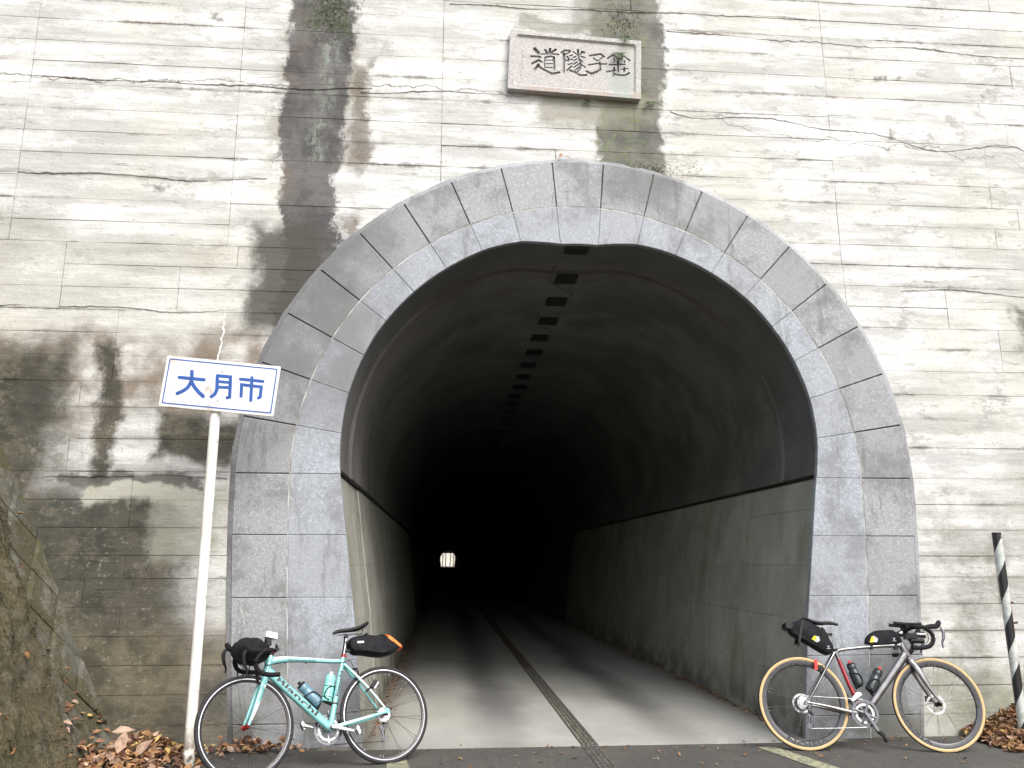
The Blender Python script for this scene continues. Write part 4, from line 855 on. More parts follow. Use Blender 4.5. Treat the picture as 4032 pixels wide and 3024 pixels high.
def wheel(root, c, steerM, Rw, tyre_r, style, rear, side):
    wh = obj('wheel', *wheel_hub(Rw, style, rear, side)); wh.parent = root
    wh.matrix_local = (steerM if steerM is not None else Matrix()) @ Matrix.Translation(c)
    bm = BM(); tr = tyre_r; Rc = Rw - tr; P, mi = [], []
    for k in range(14):
        a = 2 * math.pi * k / 14; P.append((Rc + tr * math.cos(a), tr * math.sin(a))); aa = abs((math.degrees(a + math.pi / 14) + 180) % 360 - 180)
        mi.append(1 if (style == 'disc' and 60 < aa < 150) else 0)
    revolve_y(bm, P, 96, mis=mi, closed=True); obj('tyre', bm, [M['rubber'], M['tan']], wh, smooth=True)
    bm = BM(); ro = Rc - tr * .45; d = .026 if style == 'rim' else .046
    if style == 'rim':
        revolve_y(bm, [(ro, .0095), (ro, -.0095)], 96); revolve_y(bm, [(ro, -.0098), (ro - .0105, -.0100)], 96, mis=[1]); revolve_y(bm, [(ro - .0105, .0100), (ro, .0098)], 96, mis=[1])
        revolve_y(bm, [(ro - .0105, -.0100), (ro - d, -.006), (ro - d - .002, 0), (ro - d, .006), (ro - .0105, .0100)], 96, mis=[0, 2, 2, 0])
        obj('rim', bm, [M['bblack'], M['alloy'], M['dred']], wh, smooth=True)
    else:
        revolve_y(bm, [(ro + .003, 0), (ro, .012), (ro - .018, .0135), (ro - d + .006, .008), (ro - d, 0), (ro - d + .006, -.008), (ro - .018, -.0135), (ro, -.012)], 96, closed=True)
        obj('rim', bm, [M['carbon']], wh, smooth=True)
        rim_text('VISION', wh, 158 if rear else 112, 72, ro - .040, ro - .008, side, M['bblack'], .0140) if side < 0 else None
        if side < 0:
            rim_text('VISION', wh, 58 if not rear else 300, 62, ro - .040, ro - .008, side, M['bblack'], .0140); rim_text('VISION', wh, 250, 64, ro - .040, ro - .008, side, M['bblack'], .0140) if not rear else None; rim_text('METRON', wh, 60, 44, ro - .036, ro - .012, side, M['bblack'], .0138) if False else None
    # spokes
    bm = BM(); n = 20 if not rear else 24; ri_ = ro - d; rn = random.Random(4)
    nip = BM()
    for k in range(n):
        a = 2 * math.pi * (k // 2 * 2 + (.35 if k % 2 else 0)) / n + .13; s_ = 1 if k % 2 else -1
        cr = (0 if (style == 'rim' and not rear) else (.9 if k % 4 < 2 else -.9)); ah = a + cr
        p = Vector((.022 * math.cos(ah), s_ * .030, .022 * math.sin(ah))); q = Vector((ri_ * math.cos(a), s_ * .002, ri_ * math.sin(a)))
        sweep(bm, [p, q], .0011, 4); e = (q - p).normalized()
        sweep(nip, [q - e * .014, q], .0026, 6)
    tag(obj('spokes', bm, M['dalloy'] if style == 'rim' else M['alloy'], wh), kind='stuff'); tag(obj('spoke_nipples', nip, M['alloy'] if style == 'rim' else M['dalloy'], wh), kind='stuff')
    if style == 'disc':
        bm = BM(); ys2 = .045; rr = .072
        revolve_y(bm, [(rr, ys2 - .001), (rr, ys2 + .001), (rr - .016, ys2 + .001), (rr - .016, ys2 - .001)], 48, closed=True)
        for k in range(5):
            a = 2 * math.pi * k / 5; sweep(bm, [(.018 * math.cos(a), ys2, .018 * math.sin(a)), ((rr - .012) * math.cos(a + .5), ys2, (rr - .012) * math.sin(a + .5))], (.0012, .004), 4)
        obj('brake_rotor', bm, M['alloy'], wh)
    if rear:
        bm = BM()
        for k in range(7):
            r = .050 - .0045 * k; y = -.018 - .0042 * k; m_ = 36; Q = []
            for j in range(m_): Q.append(((r + (.0025 if j % 2 else -.0015)) * math.cos(2 * math.pi * j / m_), (r + (.0025 if j % 2 else -.0015)) * math.sin(2 * math.pi * j / m_)))
            prism(bm, Q, y - .0009, y + .0009)
        obj('cassette', bm, M['alloy'], wh)
    return wh
def wheel_hub(Rw, style, rear, side):
    bm = BM(); revolve_y(bm, [(.004, -.050), (.008, -.050), (.010, -.042), (.017, -.036), (.019, -.030), (.011, -.024), (.009, 0), (.011, .024), (.019, .030), (.017, .036), (.010, .042), (.008, .050), (.004, .050)], 20)
    return bm, M['red'] if style == 'rim' else M['blk'], None, True
def crankset(root, bb, ang, Lc, near, style, rings):
    """ang: direction of the left-hand arm in degrees (x forward, z up)"""
    cs = obj('crankset', BM_axle(bb), M['dalloy'], root, smooth=True)
    yr = -.045
    for r, yy, mat in rings:
        bm = BM(); m_ = 100 if r > .08 else 72; o_, i_ = [], []
        for j in range(m_):
            a = 2 * math.pi * j / m_; ro = r + (.003 if j % 2 else -.002); o_.append((ro * math.cos(a) + bb[0], ro * math.sin(a) + bb[1])); i_.append(((r - .016) * math.cos(a) + bb[0], (r - .016) * math.sin(a) + bb[1]))
        V = [[bm.verts.new((p[0], y, p[1])) for p in Q] for Q, y in ((o_, yy - .0015), (i_, yy - .0015), (i_, yy + .0015), (o_, yy + .0015))]
        for a_ in range(4):
            for j in range(m_): bm.faces.new((V[a_][j], V[a_][(j + 1) % m_], V[(a_ + 1) % 4][(j + 1) % m_], V[(a_ + 1) % 4][j]))
        bmesh.ops.recalc_face_normals(bm, faces=bm.faces); obj('chainring', bm, mat, cs)
    bm = BM(); k = 5 if style == 'rim' else 4
    for j in range(k):
        a = R(ang + 180 + (36 if k == 5 else 38) + 360 * j / k); e = rings[0][0] - .012
        sweep(bm, [(bb[0], yr - .006, bb[1]), (bb[0] + e * math.cos(a), yr - .002, bb[1] + e * math.sin(a))], [(.004, .011), (.003, .007)], 8)
    obj('spider', bm, M['dalloy'] if style == 'disc' else M['alloy'], cs)
    for s_, aa, y in ((1, ang, .070), (-1, ang + 180, -.068)):
        a = R(aa); e = Vector((bb[0] + Lc * math.cos(a), y, bb[1] + Lc * math.sin(a))); b_ = Vector((bb[0], y - s_ * .004, bb[1]))
        bm = BM(); sweep(bm, [b_, b_ + (e - b_) * .15, b_ + (e - b_) * .9, e], [(.008, .017), (.009, .015), (.007, .012), (.007, .013)], 12, sq=3)
        cyl(bm, b_ - Vector((0, .002, 0)), b_ + Vector((0, s_ * .010, 0)), .012, 12)
        obj('crank_arm', bm, M['dalloy'] if style == 'disc' else M['alloy'], cs, smooth=True)
        bm = BM(); cyl(bm, e, e + Vector((0, s_ * .05, 0)), .007, 10)
        if style == 'disc':
            prism(bm, [(e.x - .03, e.z - .008), (e.x + .045, e.z - .016), (e.x + .058, e.z - .034), (e.x + .04, e.z - .03), (e.x + .02, e.z + .006), (e.x - .02, e.z + .012)], e.y + s_ * .012, e.y + s_ * .06)
            for v in list(bm.verts)[-12:]: v.co = e + Matrix.Rotation(R(35), 3, 'Y') @ (v.co - e)
        else:
            prism(bm, [(e.x - .026, e.z - .008), (e.x + .02, e.z - .010), (e.x + .034, e.z + .002), (e.x + .026, e.z + .012), (e.x - .02, e.z + .009)], e.y + s_ * .012, e.y + s_ * .055)
            for v in list(bm.verts)[-10:]: v.co = e + Matrix.Rotation(R(-70), 3, 'Y') @ (v.co - e)
        obj('pedal', bm, M['blk'] if style == 'disc' else M['alloy'], cs)
    return cs
def BM_axle(bb):
    bm = BM(); cyl(bm, (bb[0], -.055, bb[1]), (bb[0], .055, bb[1]), .019, 16); return bm
def bars(root, cx, cz, SM, tape, scale=1.0, drop=0):
    hb = BM(); rel = [(0, 0, 0), (0, 0, .09), (.004, 0, .17), (.025, -.002, .197), (.070, -.004, .203), (.110, -.035, .205), (.127, -.082, .207), (.100, -.135, .210), (.040, -.157, .212), (-.045, -.160, .214)]
    for s_ in (-1, 1):
        P = catmull([(cx + a, s_ * y, cz + b) for a, b, y in [(q[0], q[1], q[2]) for q in rel]], 5); sweep(hb, P, [.0155] * 1 + [.0165] * 1 + [.016] * 1, 10, up=(0, 0, 1))
    h = obj('handlebar', hb, tape, root, smooth=True); h.matrix_local = SM
    for s_ in (-1, 1):
        y = s_ * .205; bm = BM()
        sweep(bm, catmull([(cx + .082, y, cz - .008), (cx + .125, y, cz + .002), (cx + .165, y, cz + .004), (cx + .190, y * .99, cz + .030), (cx + .196, y * .98, cz + .048)], 4), [(.015, .018), (.016, .020), (.015, .020), (.014, .020), (.008, .010)], 10)
        hd = obj('brake_hood', bm, M['tape'], root, smooth=True); hd.matrix_local = SM
        bm = BM(); sweep(bm, catmull([(cx + .196, y, cz + .004), (cx + .212, y, cz - .03), (cx + .205, y, cz - .08), (cx + .186, y * 1.02, cz - .12), (cx + .184, y * 1.04, cz - .158)], 4), [(.007, .011), (.010, .014), (.010, .012), (.007, .008), (.005, .006)], 8)
        lv = obj('brake_lever', bm, M['blk'] if tape == M['tape'] and scale == 1 else M['dalloy'], root, smooth=True); lv.matrix_local = SM
    return h
def bottle(label, root_m, a, b, r, body, cap, nozzle, name='water_bottle', squeeze=True):
    """top-level bottle standing in a cage; a bottom, b top in bike coordinates"""
    a, b = Vector(a), Vector(b); d = (b - a); L = d.length; d.normalize()
    o = thing(name, label, 'bottle'); 
    P = [a + d * L * f for f in (0, .02, .60, .64, .70, .76, .86, .90)]
    rr = [r * .90, r, r, r * .90, r * .90, r, r * .97, r * .84]
    bm = BM(); sweep(bm, P, rr, 20); obj('body', bm, body, o, smooth=True)
    bm = BM(); sweep(bm, [a + d * L * f for f in (.885, .89, .95, .97)], [r * .80, r * .88, r * .86, r * .5], 20); obj('cap', bm, cap, o, smooth=True)
    bm = BM(); sweep(bm, [a + d * L * f for f in (.965, 1.02, 1.03, 1.065)], [r * .28, r * .28, r * .36, r * .32], 12); obj('nozzle', bm, nozzle, o, smooth=True)
    o.matrix_world = root_m; return o
def cage(root, a, b, off, r, mat, side=1):
    """bottle cage: a,b bottom and top of the bottle, off: direction from tube to bottle"""
    a, b, off = Vector(a), Vector(b), Vector(off); d = (b - a).normalized(); L = (b - a).length; yv = Vector((0, 1, 0)); bm = BM(); rr = r + .004
    sweep(bm, [a - off * (rr) - d * .004, a - off * rr + d * L * .62], .0045, 6)
    for s_ in (-1, 1):
        P = [a - off * rr * .9 + d * .02, a + yv * s_ * rr + d * .01, a + off * rr * .7 + yv * s_ * rr * .7 + d * .03, a + off * rr * .5 + yv * s_ * rr * .9 + d * L * .40, a + yv * s_ * rr * 1.02 + d * L * .50, a - off * rr * .9 + yv * s_ * rr * .4 + d * L * .56]
        sweep(bm, catmull(P, 5), .0042, 6)
    sweep(bm, [a - off * rr - d * .004, a + off * rr * .6 - d * .004], (.018, .004), 8)
    return obj('bottle_cage', bm, mat, root, smooth=True)
def steer_matrix(ht, hb, ang):
    ax = (Vector((ht[0], 0, ht[1])) - Vector((hb[0], 0, hb[1]))).normalized(); p = Vector((hb[0], 0, hb[1]))
    return Matrix.Translation(p) @ Matrix.Rotation(R(ang), 4, ax) @ Matrix.Translation(-p)
def seatclamp(root, p, d, r, mat, h=.016):
    p = Vector((p[0], 0, p[1])); d = Vector((d[0], 0, d[1])).normalized(); bm = BM(); sweep(bm, [p - d * h / 2, p + d * h / 2], r, 18); cyl(bm, p + Vector((-r * .9, -.012, 0)), p + Vector((-r * .9, .012, 0)), .005, 8)
    return obj('seat_clamp', bm, mat, root, smooth=True)
def saddle(root, P, mat, rails=True):
    bm = BM(); Q = catmull([(x, 0, z) for x, z in P], 5); sweep(bm, Q, [(.012, .010), (.018, .014), (.026, .015), (.050, .016), (.068, .016), (.062, .012)], 16, sq=2.6)
    s_ = obj('saddle', bm, mat, root, smooth=True); bm = BM(); a, m_, b = P[0], P[len(P) // 2], P[-1]
    for y in (-.02, .02): sweep(bm, catmull([(a[0] - .03, y * .4, a[1] - .012), (m_[0] + .03, y, m_[1] - .040), (m_[0] - .04, y, m_[1] - .036), (b[0] + .02, y * 1.6, b[1] - .014)], 4), .0035, 6)
    obj('saddle_rail', bm, M['steel'], s_, smooth=True); return s_
def bag_fox(o, x, z, y, s=.011):
    bm = BM()
    for t_ in (((x - s, z + s), (x - s * .25, z + s * .3), (x, z - s)), ((x + s, z + s), (x + s * .25, z + s * .3), (x, z - s)), ((x - s * .4, z + s * .2), (x + s * .4, z + s * .2), (x, z - s))):
        prism(bm, t_, y - .0006, y + .0004)
    prism(bm, [(x - s * 1.3, z - s * 1.5), (x + s * 1.3, z - s * 1.5), (x + s * 1.3, z - s * 1.25), (x - s * 1.3, z - s * 1.25)], y - .0006, y + .0004)
    return obj('emblem', bm, M['grey'], o)
def shell_mark(o, P, y, split):
    """printed pentagon of fanned stripes, yellow then pale grey"""
    bm = BM(); bm2 = BM(); base0, base1 = Vector(P[0]), Vector(P[1]); top0, mid, top1 = Vector(P[2]), Vector(P[3]), Vector(P[4])
    def top(f): return top0.lerp(mid, f * 2) if f < .5 else mid.lerp(top1, f * 2 - 1)
    n = 7
    for k in range(n):
        f0, f1 = k / n + .012, (k + 1) / n - .022; f0b, f1b = f0, f1
        for (g0, g1, B) in ((0, split, bm), (split + .01, 1, bm2)):
            q = [base0.lerp(base1, f0b).lerp(top(f0), g0), base0.lerp(base1, f1b).lerp(top(f1), g0), base0.lerp(base1, f1b).lerp(top(f1), g1), base0.lerp(base1, f0b).lerp(top(f0), g1)]
            prism(B, [(v.x, v.y) for v in q], y - .0006, y + .0004)
    obj('printed_mark', bm, M['yellow'], o); obj('printed_mark', bm2, M['grey'], o)

# ------------------------------------------------ turquoise bicycle (its left side faces the road)
LEANL, YAWL = 20, 206
bl = thing('bicycle', 'turquoise road bicycle with black handlebar roll and caliper brakes, leaning beside the white sign post', 'bicycle', (-1.53, -.585, 0), (R(LEANL), 0, R(YAWL)), 'bicycles leaning at the tunnel mouth')
ML = Matrix.Translation((-1.53, -.585, 0)) @ Matrix.Rotation(R(YAWL), 4, 'Z') @ Matrix.Rotation(R(LEANL), 4, 'X')
HT, HB_, BB_, ST = (.815, .802), (.853, .682), (.415, .279), (.287, .752)
SML = steer_matrix(HT, HB_, 7)
SMB = SML @ Matrix.Translation((.868, 0, .848)) @ Matrix.Rotation(R(-14), 4, 'X') @ Matrix.Translation((-.868, 0, -.848))
fr_ = BM(); V3 = lambda p, y=0: (p[0], y, p[1])
sweep(fr_, [V3(HT), V3(HB_)], [(.024, .026), (.026, .028)], 18)
sweep(fr_, catmull([(.828, 0, .765), (.72, 0, .772), (.56, 0, .760), (.40, 0, .742), (.295, 0, .735)], 5), [(.020, .024), (.020, .020), (.017, .016), (.015, .014), (.014, .014)], 16, sq=2.6)
sweep(fr_, [(.846, 0, .706), (.80, 0, .660), (.50, 0, .362), (.425, 0, .289)], [(.024, .030), (.027, .031), (.027, .029), (.026, .026)], 18, sq=2.8)
sweep(fr_, [V3(BB_), V3(ST), (.282, 0, .768)], [(.020, .021), (.0165, .017), (.0165, .0165)], 16)
cyl(fr_, (BB_[0], -.036, BB_[1]), (BB_[0], .036, BB_[1]), .026, 18)
for s_ in (-1, 1):
    sweep(fr_, catmull([(.283, s_ * .010, .712), (.235, s_ * .026, .655), (.12, s_ * .045, .515), (.004, s_ * .064, .352)], 4), [(.010, .012), (.009, .011), (.008, .009), (.007, .008)], 12)
    sweep(fr_, catmull([(.395, s_ * .022, .281), (.30, s_ * .034, .296), (.12, s_ * .055, .325), (-.004, s_ * .064, .345)], 4), [(.010, .015), (.009, .014), (.009, .012), (.007, .008)], 12)
    prism(fr_, [(-.016, .335), (.012, .330), (.022, .352), (.010, .368), (-.010, .366)], s_ * .064 - .003, s_ * .064 + .003)
frm = obj('frame', fr_, M['celeste'], bl, smooth=True)
bm = BM(); sweep(bm, catmull([(.838, 0, .752), (.80, 0, .767), (.72, 0, .772), (.56, 0, .760), (.40, 0, .742), (.32, 0, .736)], 5), [(.0212, .020), (.0212, .0245), (.0212, .021), (.018, .017), (.016, .015), (.015, .0142)], 10, arc=(R(-72), R(-28)), sq=2.6)
sweep(bm, catmull([(.235, .026, .655), (.12, .045, .515), (.02, .062, .372)], 4), [(.0098, .0116), (.0088, .0096), (.008, .0088)], 6, arc=(R(-60), R(20)))
sweep(bm, [(.36, .027, .287), (.12, .055, .325)], [(.0105, .0150), (.0098, .0128)], 6, arc=(R(-40), R(15)))
obj('white_stripe', bm, M['white'], frm)
dvec = (-.707, -.707)
surf_text('lettering', 'Bianchi', (.778, .640), (.510, .374), .044, 1, (.0275, .031), M['bblack'], frm, (-.707, .707), bold=.03)
surf_text('lettering', 'Bianchi', (.358, .490), (.310, .665), .020, 1, (.0178, .0178), M['bblack'], frm, (.96, .26), bold=.03)
surf_text('lettering', 'Bianchi', (.70, .7705), (.50, .7535), .010, 1, (.0195, .019), M['bblack'], frm, (0.08, .99), bold=.01).location = (0, -.001, -.004)
bm = BM(); sweep(bm, [(.3725, 0, .436), (.3695, 0, .447)], .0200, 16); obj('band', bm, M['bblack'], frm, smooth=True)
bm = BM(); box(bm, .300, .316, .0155, .0175, .700, .706); obj('band', bm, M['red'], frm)
bm = BM()
sweep(bm, [V3((.856, .672)), V3((.868, .640))], [(.026, .024), (.030, .026)], 16)
for s_ in (-1, 1): sweep(bm, catmull([(.868, s_ * .022, .645), (.895, s_ * .042, .585), (.950, s_ * .048, .450), (.998, s_ * .052, .345)], 5), [(.012, .022), (.011, .021), (.010, .016), (.007, .009)], 14)
fk = obj('fork', bm, M['celeste'], bl, smooth=True); fk.matrix_local = SML
bm = BM(); sweep(bm, catmull([(.886, .040, .605), (.905, .0425, .560), (.950, .048, .450), (.985, .051, .375)], 5), [(.0118, .0216), (.0112, .0206), (.0106, .0166), (.0086, .011)], 6, arc=(R(-62), R(-8)))
obj('white_stripe', bm, M['white'], fk)
# white on the leading edge too
wheel(bl, (0, 0, .34), None, .34, .0148, 'rim', True, 1); wheel(bl, (1.0, 0, .34), SML, .34, .0148, 'rim', False, 1)
crankset(bl, BB_, 197, .170, 1, 'rim', [(.102, -.045, M['dalloy']), (.078, -.038, M['alloy'])])
bm = BM(); sweep(bm, [(.282, 0, .768), (.250, 0, .905)], .0136, 16); cyl(bm, (.249, -.02, .915), (.249, .02, .915), .014, 12); obj('seatpost', bm, M['blk'], bl, smooth=True)
bm = BM(); sweep(bm, [(.279, 0, .785), (.252, 0, .9)], .0142, 6, arc=(R(-20), R(20))); obj('seatpost_graphic', bm, M['grey'], bl)
seatclamp(bl, (.2815, .770), (-.24, .97), .0195, M['red'])
saddle(bl, [(.345, .943), (.30, .957), (.22, .962), (.15, .972), (.10, .992), (.085, 1.0)], M['blk'])
bm = BM(); CL = (.868, .848)
sweep(bm, [V3(HT), (.800, 0, .852)], .0175, 16); sweep(bm, [(.804, 0, .838), (CL[0], 0, CL[1])], [(.019, .017), (.017, .018)], 14); cyl(bm, (CL[0], -.024, CL[1]), (CL[0], .024, CL[1]), .022, 16)
st_ = obj('stem', bm, M['blk'], bl, smooth=True); st_.matrix_local = SML
bm = BM(); sweep(bm, [(.8085, 0, .822), (.8065, 0, .829)], .0215, 20); sweep(bm, [(.835, 0, .843), (.841, 0, .845)], [(.0205, .0195)] * 2, 16); rg = obj('spacer', bm, M['red'], bl, smooth=True); rg.matrix_local = SML
bars(bl, CL[0], CL[1], SMB, M['tape'])
bm = BM(); box(bm, -.042, .042, -.026, .026, -.020, .020, M=Matrix.Translation((.825, .030, .938)) @ Matrix.Rotation(R(-12), 4, 'Y')); bevel(bm, .006, 2)
hl = obj('headlight', bm, M['white'], bl, smooth=True); hl.matrix_local = SML
bm = BM(); box(bm, .825, .862, .008, .048, .868, .918); bevel(bm, .006, 1); obj('headlight_mount', bm, M['blk'], bl).matrix_local = SML
bm = BM(); cyl(bm, (.776, -.02, .842), (.776, .03, .842), .014, 12); cyl(bm, (.770, .0, .862), (.785, .03, .870), .010, 10); obj('bell', bm, M['blk'], bl, smooth=True).matrix_local = SML
for c_, r_, nm in (((.872, 0, .672), 1, 'brake_caliper'), ((.205, 0, .672), -1, 'brake_caliper')):
    bm = BM(); x, z = (.912, .664) if r_ > 0 else (.196, .655)
    for s_ in (-1, 1): sweep(bm, catmull([(x - .01 * r_, s_ * -.004, z + .020), (x, s_ * .028, z + .012), (x + .006 * r_, s_ * .030, z - .018), (x + .006 * r_, s_ * .016, z - .034)], 4), [(.006, .009), (.007, .010), (.006, .008), (.006, .007)], 8)
    cyl(bm, (x + .006 * r_, .012, z - .030), (x + .006 * r_, .020, z - .030), .010, 8); cyl(bm, (x - .03 * r_, 0, z + .02), (x, 0, z + .02), .006, 8)
    bc = obj('brake_caliper', bm, M['blk'], bl, smooth=True)
    if r_ > 0: bc.matrix_local = SML
bm = BM(); sweep(bm, catmull([(.02, -.05, .335), (-.012, -.060, .300), (.0, -.062, .272), (.012, -.060, .25)], 4), [.007, .012, .012, .008], 8); sweep(bm, [(.004, -.062, .262), (-.004, -.060, .18)], [(.005, .011)] * 2, 8)
for p in ((.006, .258), (-.004, .182)): cyl(bm, (p[0], -.066, p[1]), (p[0], -.054, p[1]), .020, 14)
obj('rear_derailleur', bm, M['dalloy'], bl, smooth=True)
bm = BM(); sweep(bm, [(.002, -.045, .388), (.415, -.045, .381)], (.0025, .004), 6); sweep(bm, [(-.004, -.060, .162), (.20, -.05, .170), (.41, -.046, .178)], (.0025, .004), 6); obj('chain', bm, M['dalloy'], bl)
bm = BM(); box(bm, .372, .412, -.050, -.030, .375, .405); bevel(bm, .004); obj('front_derailleur', bm, M['alloy'], bl)
def stay_light(root, p, ang, mats, name='tail_light'):
    bm = BM(); T = Matrix.Translation((p[0], .062, p[1])) @ Matrix.Rotation(R(ang), 4, 'Y')
    box(bm, -.030, .030, -.012, .014, -.016, .012, M=T); bevel(bm, .003); return bm, T
bm, T = stay_light(bl, (.088, .545), 51, None); o = obj('tail_light', bm, M['blk'], bl, smooth=True)
bm = BM(); box(bm, -.027, -.003, -.010, .016, -.024, -.015, M=T); box(bm, .003, .026, -.010, .016, -.024, -.015, M=T); obj('lens', bm, M['white'], o)
bm = BM(); sweep(bm, [(.098, .062, .535), (.150, .050, .497)], (.005, .009), 6); obj('strap', bm, M['blk'], o)
for s_, nm in ((1, 'c'),):
    bm = BM()
    sweep(bm, catmull([(.99, .18, .80), (1.02, .12, .72), (.93, .03, .68), (.86, .02, .70)], 6), .0024, 6); sweep(bm, catmull([(.98, -.18, .86), (1.03, -.05, .78), (.93, -.03, .70), (.84, -.028, .735)], 6), .0024, 6)
    sweep(bm, catmull([(.90, .03, .83), (.87, .045, .75), (.848, .030, .735), (.70, .022, .748), (.5, .019, .735), (.31, .018, .722), (.24, .01, .735), (.21, .0, .69)], 6), .0024, 6)
    obj('cable', bm, M['blk'], bl, smooth=True)
bm = BM()
for x in (.74, .56, .42): box(bm, x - .006, x + .006, -.012, .012, .7405 - (.74 - x) * .03, .7500 - (.74 - x) * .03)
obj('cable_guide', bm, M['celeste'], bl)
a, b = Vector((.482, .0, .452)), Vector((.617, 0, .600)); off = Vector((-.707, 0, .707)); 
cage(bl, a, b, off, .037, M['blk']); bottle('smoky blue-grey water bottle with black cap in the turquoise bicycle frame', ML, a, b, .037, M['bottleblue'], M['blk'], M['blk'])
a, b = Vector((.432, .0, .460)), Vector((.382, 0, .650)); off = Vector((.965, 0, .26)); cage(bl, a, b, off, .037, M['blk'])
bt = bottle('turquoise water bottle upright on the seat tube of the turquoise bicycle', ML, a, b, .037, M['bottlecel'], M['bottlecel'], M['white'])
bm = BM(); d_ = (b - a).normalized()
for f, w_ in ((.54, .006), (.14, .006), (.30, .003)): sweep(bm, [a + d_ * .19 * f, a + d_ * (.19 * f + w_)], .0376, 18)
obj('printed_band', bm, M['bblack'], bt, smooth=True)
sb = thing('saddle_bag', 'black saddle bag with orange rear panel behind the saddle of the turquoise bicycle', 'bag')
poly = smoothpoly([(.244, .868), (.215, .900), (.112, .912), (.03, .902), (-.021, .912), (-.065, .893), (-.150, .825), (-.168, .806), (-.155, .798), (-.10, .765), (-.027, .752), (.06, .762), (.140, .778), (.201, .784), (.240, .822)], 2)
bm = BM(); pillow(bm, poly, .064); obj('body', bm, M['bagcloth'], sb, smooth=True)
bm = BM(); pillow(bm, smoothpoly([(-.050, .912), (-.085, .892), (-.160, .826), (-.180, .800), (-.158, .796), (-.110, .838), (-.056, .872)], 2), .060); obj('orange_panel', bm, M['orange'], sb, smooth=True)
bm = BM(); prism(bm, [(x + .162, z + .853) for x, z in rrect(.026, .0075, .004, 2)], .0635, .0655); obj('reflective_patch', bm, M['grey'], sb)
bm = BM(); box(bm, .09, .105, -.05, .05, .905, .925); box(bm, .225, .262, -.020, .020, .80, .815); box(bm, .225, .262, -.020, .020, .86, .875); obj('strap', bm, M['blk'], sb)
sb.matrix_world = ML
hbg = thing('handlebar_bag', 'black roll bag strapped across the handlebar of the turquoise bicycle', 'bag')
bm = BM(); sweep(bm, [(.962, y, .838 + .004 * math.sin(y * 30)) for y in (-.165, -.155, -.12, -.05, .03, .10, .150, .160)], [(.074, .062), (.088, .074), (.094, .082), (.092, .080), (.094, .082), (.093, .081), (.088, .074), (.074, .062)], 22, up=(1, 0, 0)); obj('body', bm, M['bagcloth'], hbg, smooth=True)
bm = BM()
for y in (-.08, .07): sweep(bm, [(.962, y - .009, .838), (.962, y + .009, .838)], (.096, .084), 22, up=(1, 0, 0))
for x, y, L in ((1.01, -.10, .09), (.985, -.06, .11), (.97, .02, .075)): sweep(bm, [(x, y, .765), (x - .006, y, .765 - L)], (.002, .006), 4, up=(0, 1, 0))
obj('strap', bm, M['blk'], hbg)
hbg.matrix_world = ML @ SMB

# ------------------------------------------------ silver bicycle (its right side faces the road)
LEANR, YAWR = 13, -8
PR = (1.63, -.44, 0)
br = thing('bicycle', 'silver-grey road bicycle with tan-wall tyres and disc brakes leaning at the right of the arch', 'bicycle', PR, (-R(LEANR), 0, R(YAWR)), 'bicycles leaning at the tunnel mouth')
MR = Matrix.Translation(PR) @ Matrix.Rotation(R(YAWR), 4, 'Z') @ Matrix.Rotation(-R(LEANR), 4, 'X')
HT, HB_, BB_ = (.820, .800), (.851, .700), (.442, .270); SMR = Matrix(); WBR = 1.022
bm = BM()
sweep(bm, [V3(HT), V3(HB_)], [(.022, .024), (.027, .030)], 18)
sweep(bm, catmull([(.826, 0, .782), (.70, 0, .776), (.54, 0, .764), (.40, 0, .750), (.33, 0, .738), (.295, 0, .716), (.27, 0, .69)], 5), [(.020, .020), (.017, .015), (.016, .013), (.015, .013), (.015, .014), (.015, .014), (.010, .010)], 16, sq=2.5)
sweep(bm, [(.842, 0, .715), (.80, 0, .664), (.53, 0, .355), (.452, 0, .282)], [(.024, .034), (.028, .032), (.028, .029), (.026, .026)], 18, sq=2.6)
sweep(bm, [(.440, 0, .280), (.36, 0, .520), (.304, 0, .725)], [(.022, .020), (.018, .019), (.016, .017)], 16)
cyl(bm, (BB_[0], -.038, BB_[1]), (BB_[0], .038, BB_[1]), .027, 18)
for s_ in (-1, 1):
    sweep(bm, catmull([(.292, s_ * .010, .722), (.245, s_ * .026, .660), (.13, s_ * .048, .500), (.030, s_ * .066, .362)], 4), [(.009, .014), (.008, .011), (.007, .009), (.007, .009)], 12)
    sweep(bm, catmull([(.420, s_ * .024, .268), (.34, s_ * .040, .280), (.16, s_ * .060, .318), (.010, s_ * .067, .345)], 4), [(.010, .019), (.010, .017), (.009, .012), (.007, .009)], 12)
    prism(bm, [(-.012, .332), (.020, .326), (.040, .345), (.036, .372), (.012, .366)], s_ * .067 - .003, s_ * .067 + .003)
frm = obj('frame', bm, M['silver'], br, smooth=True)
bm = BM(); sweep(bm, [(.425, 0, .325), (.36, 0, .520), (.318, 0, .672)], [(.0222, .0205), (.0186, .0196), (.0168, .0176)], 8, arc=(R(118), R(196))); obj('burgundy_stripe', bm, M['burg'], frm)
bm = BM(); sweep(bm, [V3((.856, .690)), V3((.868, .655))], [(.026, .026), (.030, .030)], 16)
for s_ in (-1, 1): sweep(bm, catmull([(.866, s_ * .020, .662), (.905, s_ * .045, .580), (.965, s_ * .050, .450), (WBR, s_ * .054, .350)], 5), [(.012, .027), (.011, .024), (.010, .016), (.008, .010)], 14)
obj('fork', bm, M['silver'], br, smooth=True)
wheel(br, (0, 0, .345), None, .345, .0165, 'disc', True, -1); wheel(br, (WBR, 0, .345), None, .345, .0165, 'disc', False, -1)
crankset(br, BB_, 119, .165, -1, 'disc', [(.100, -.047, M['dalloy']), (.072, -.040, M['alloy'])])
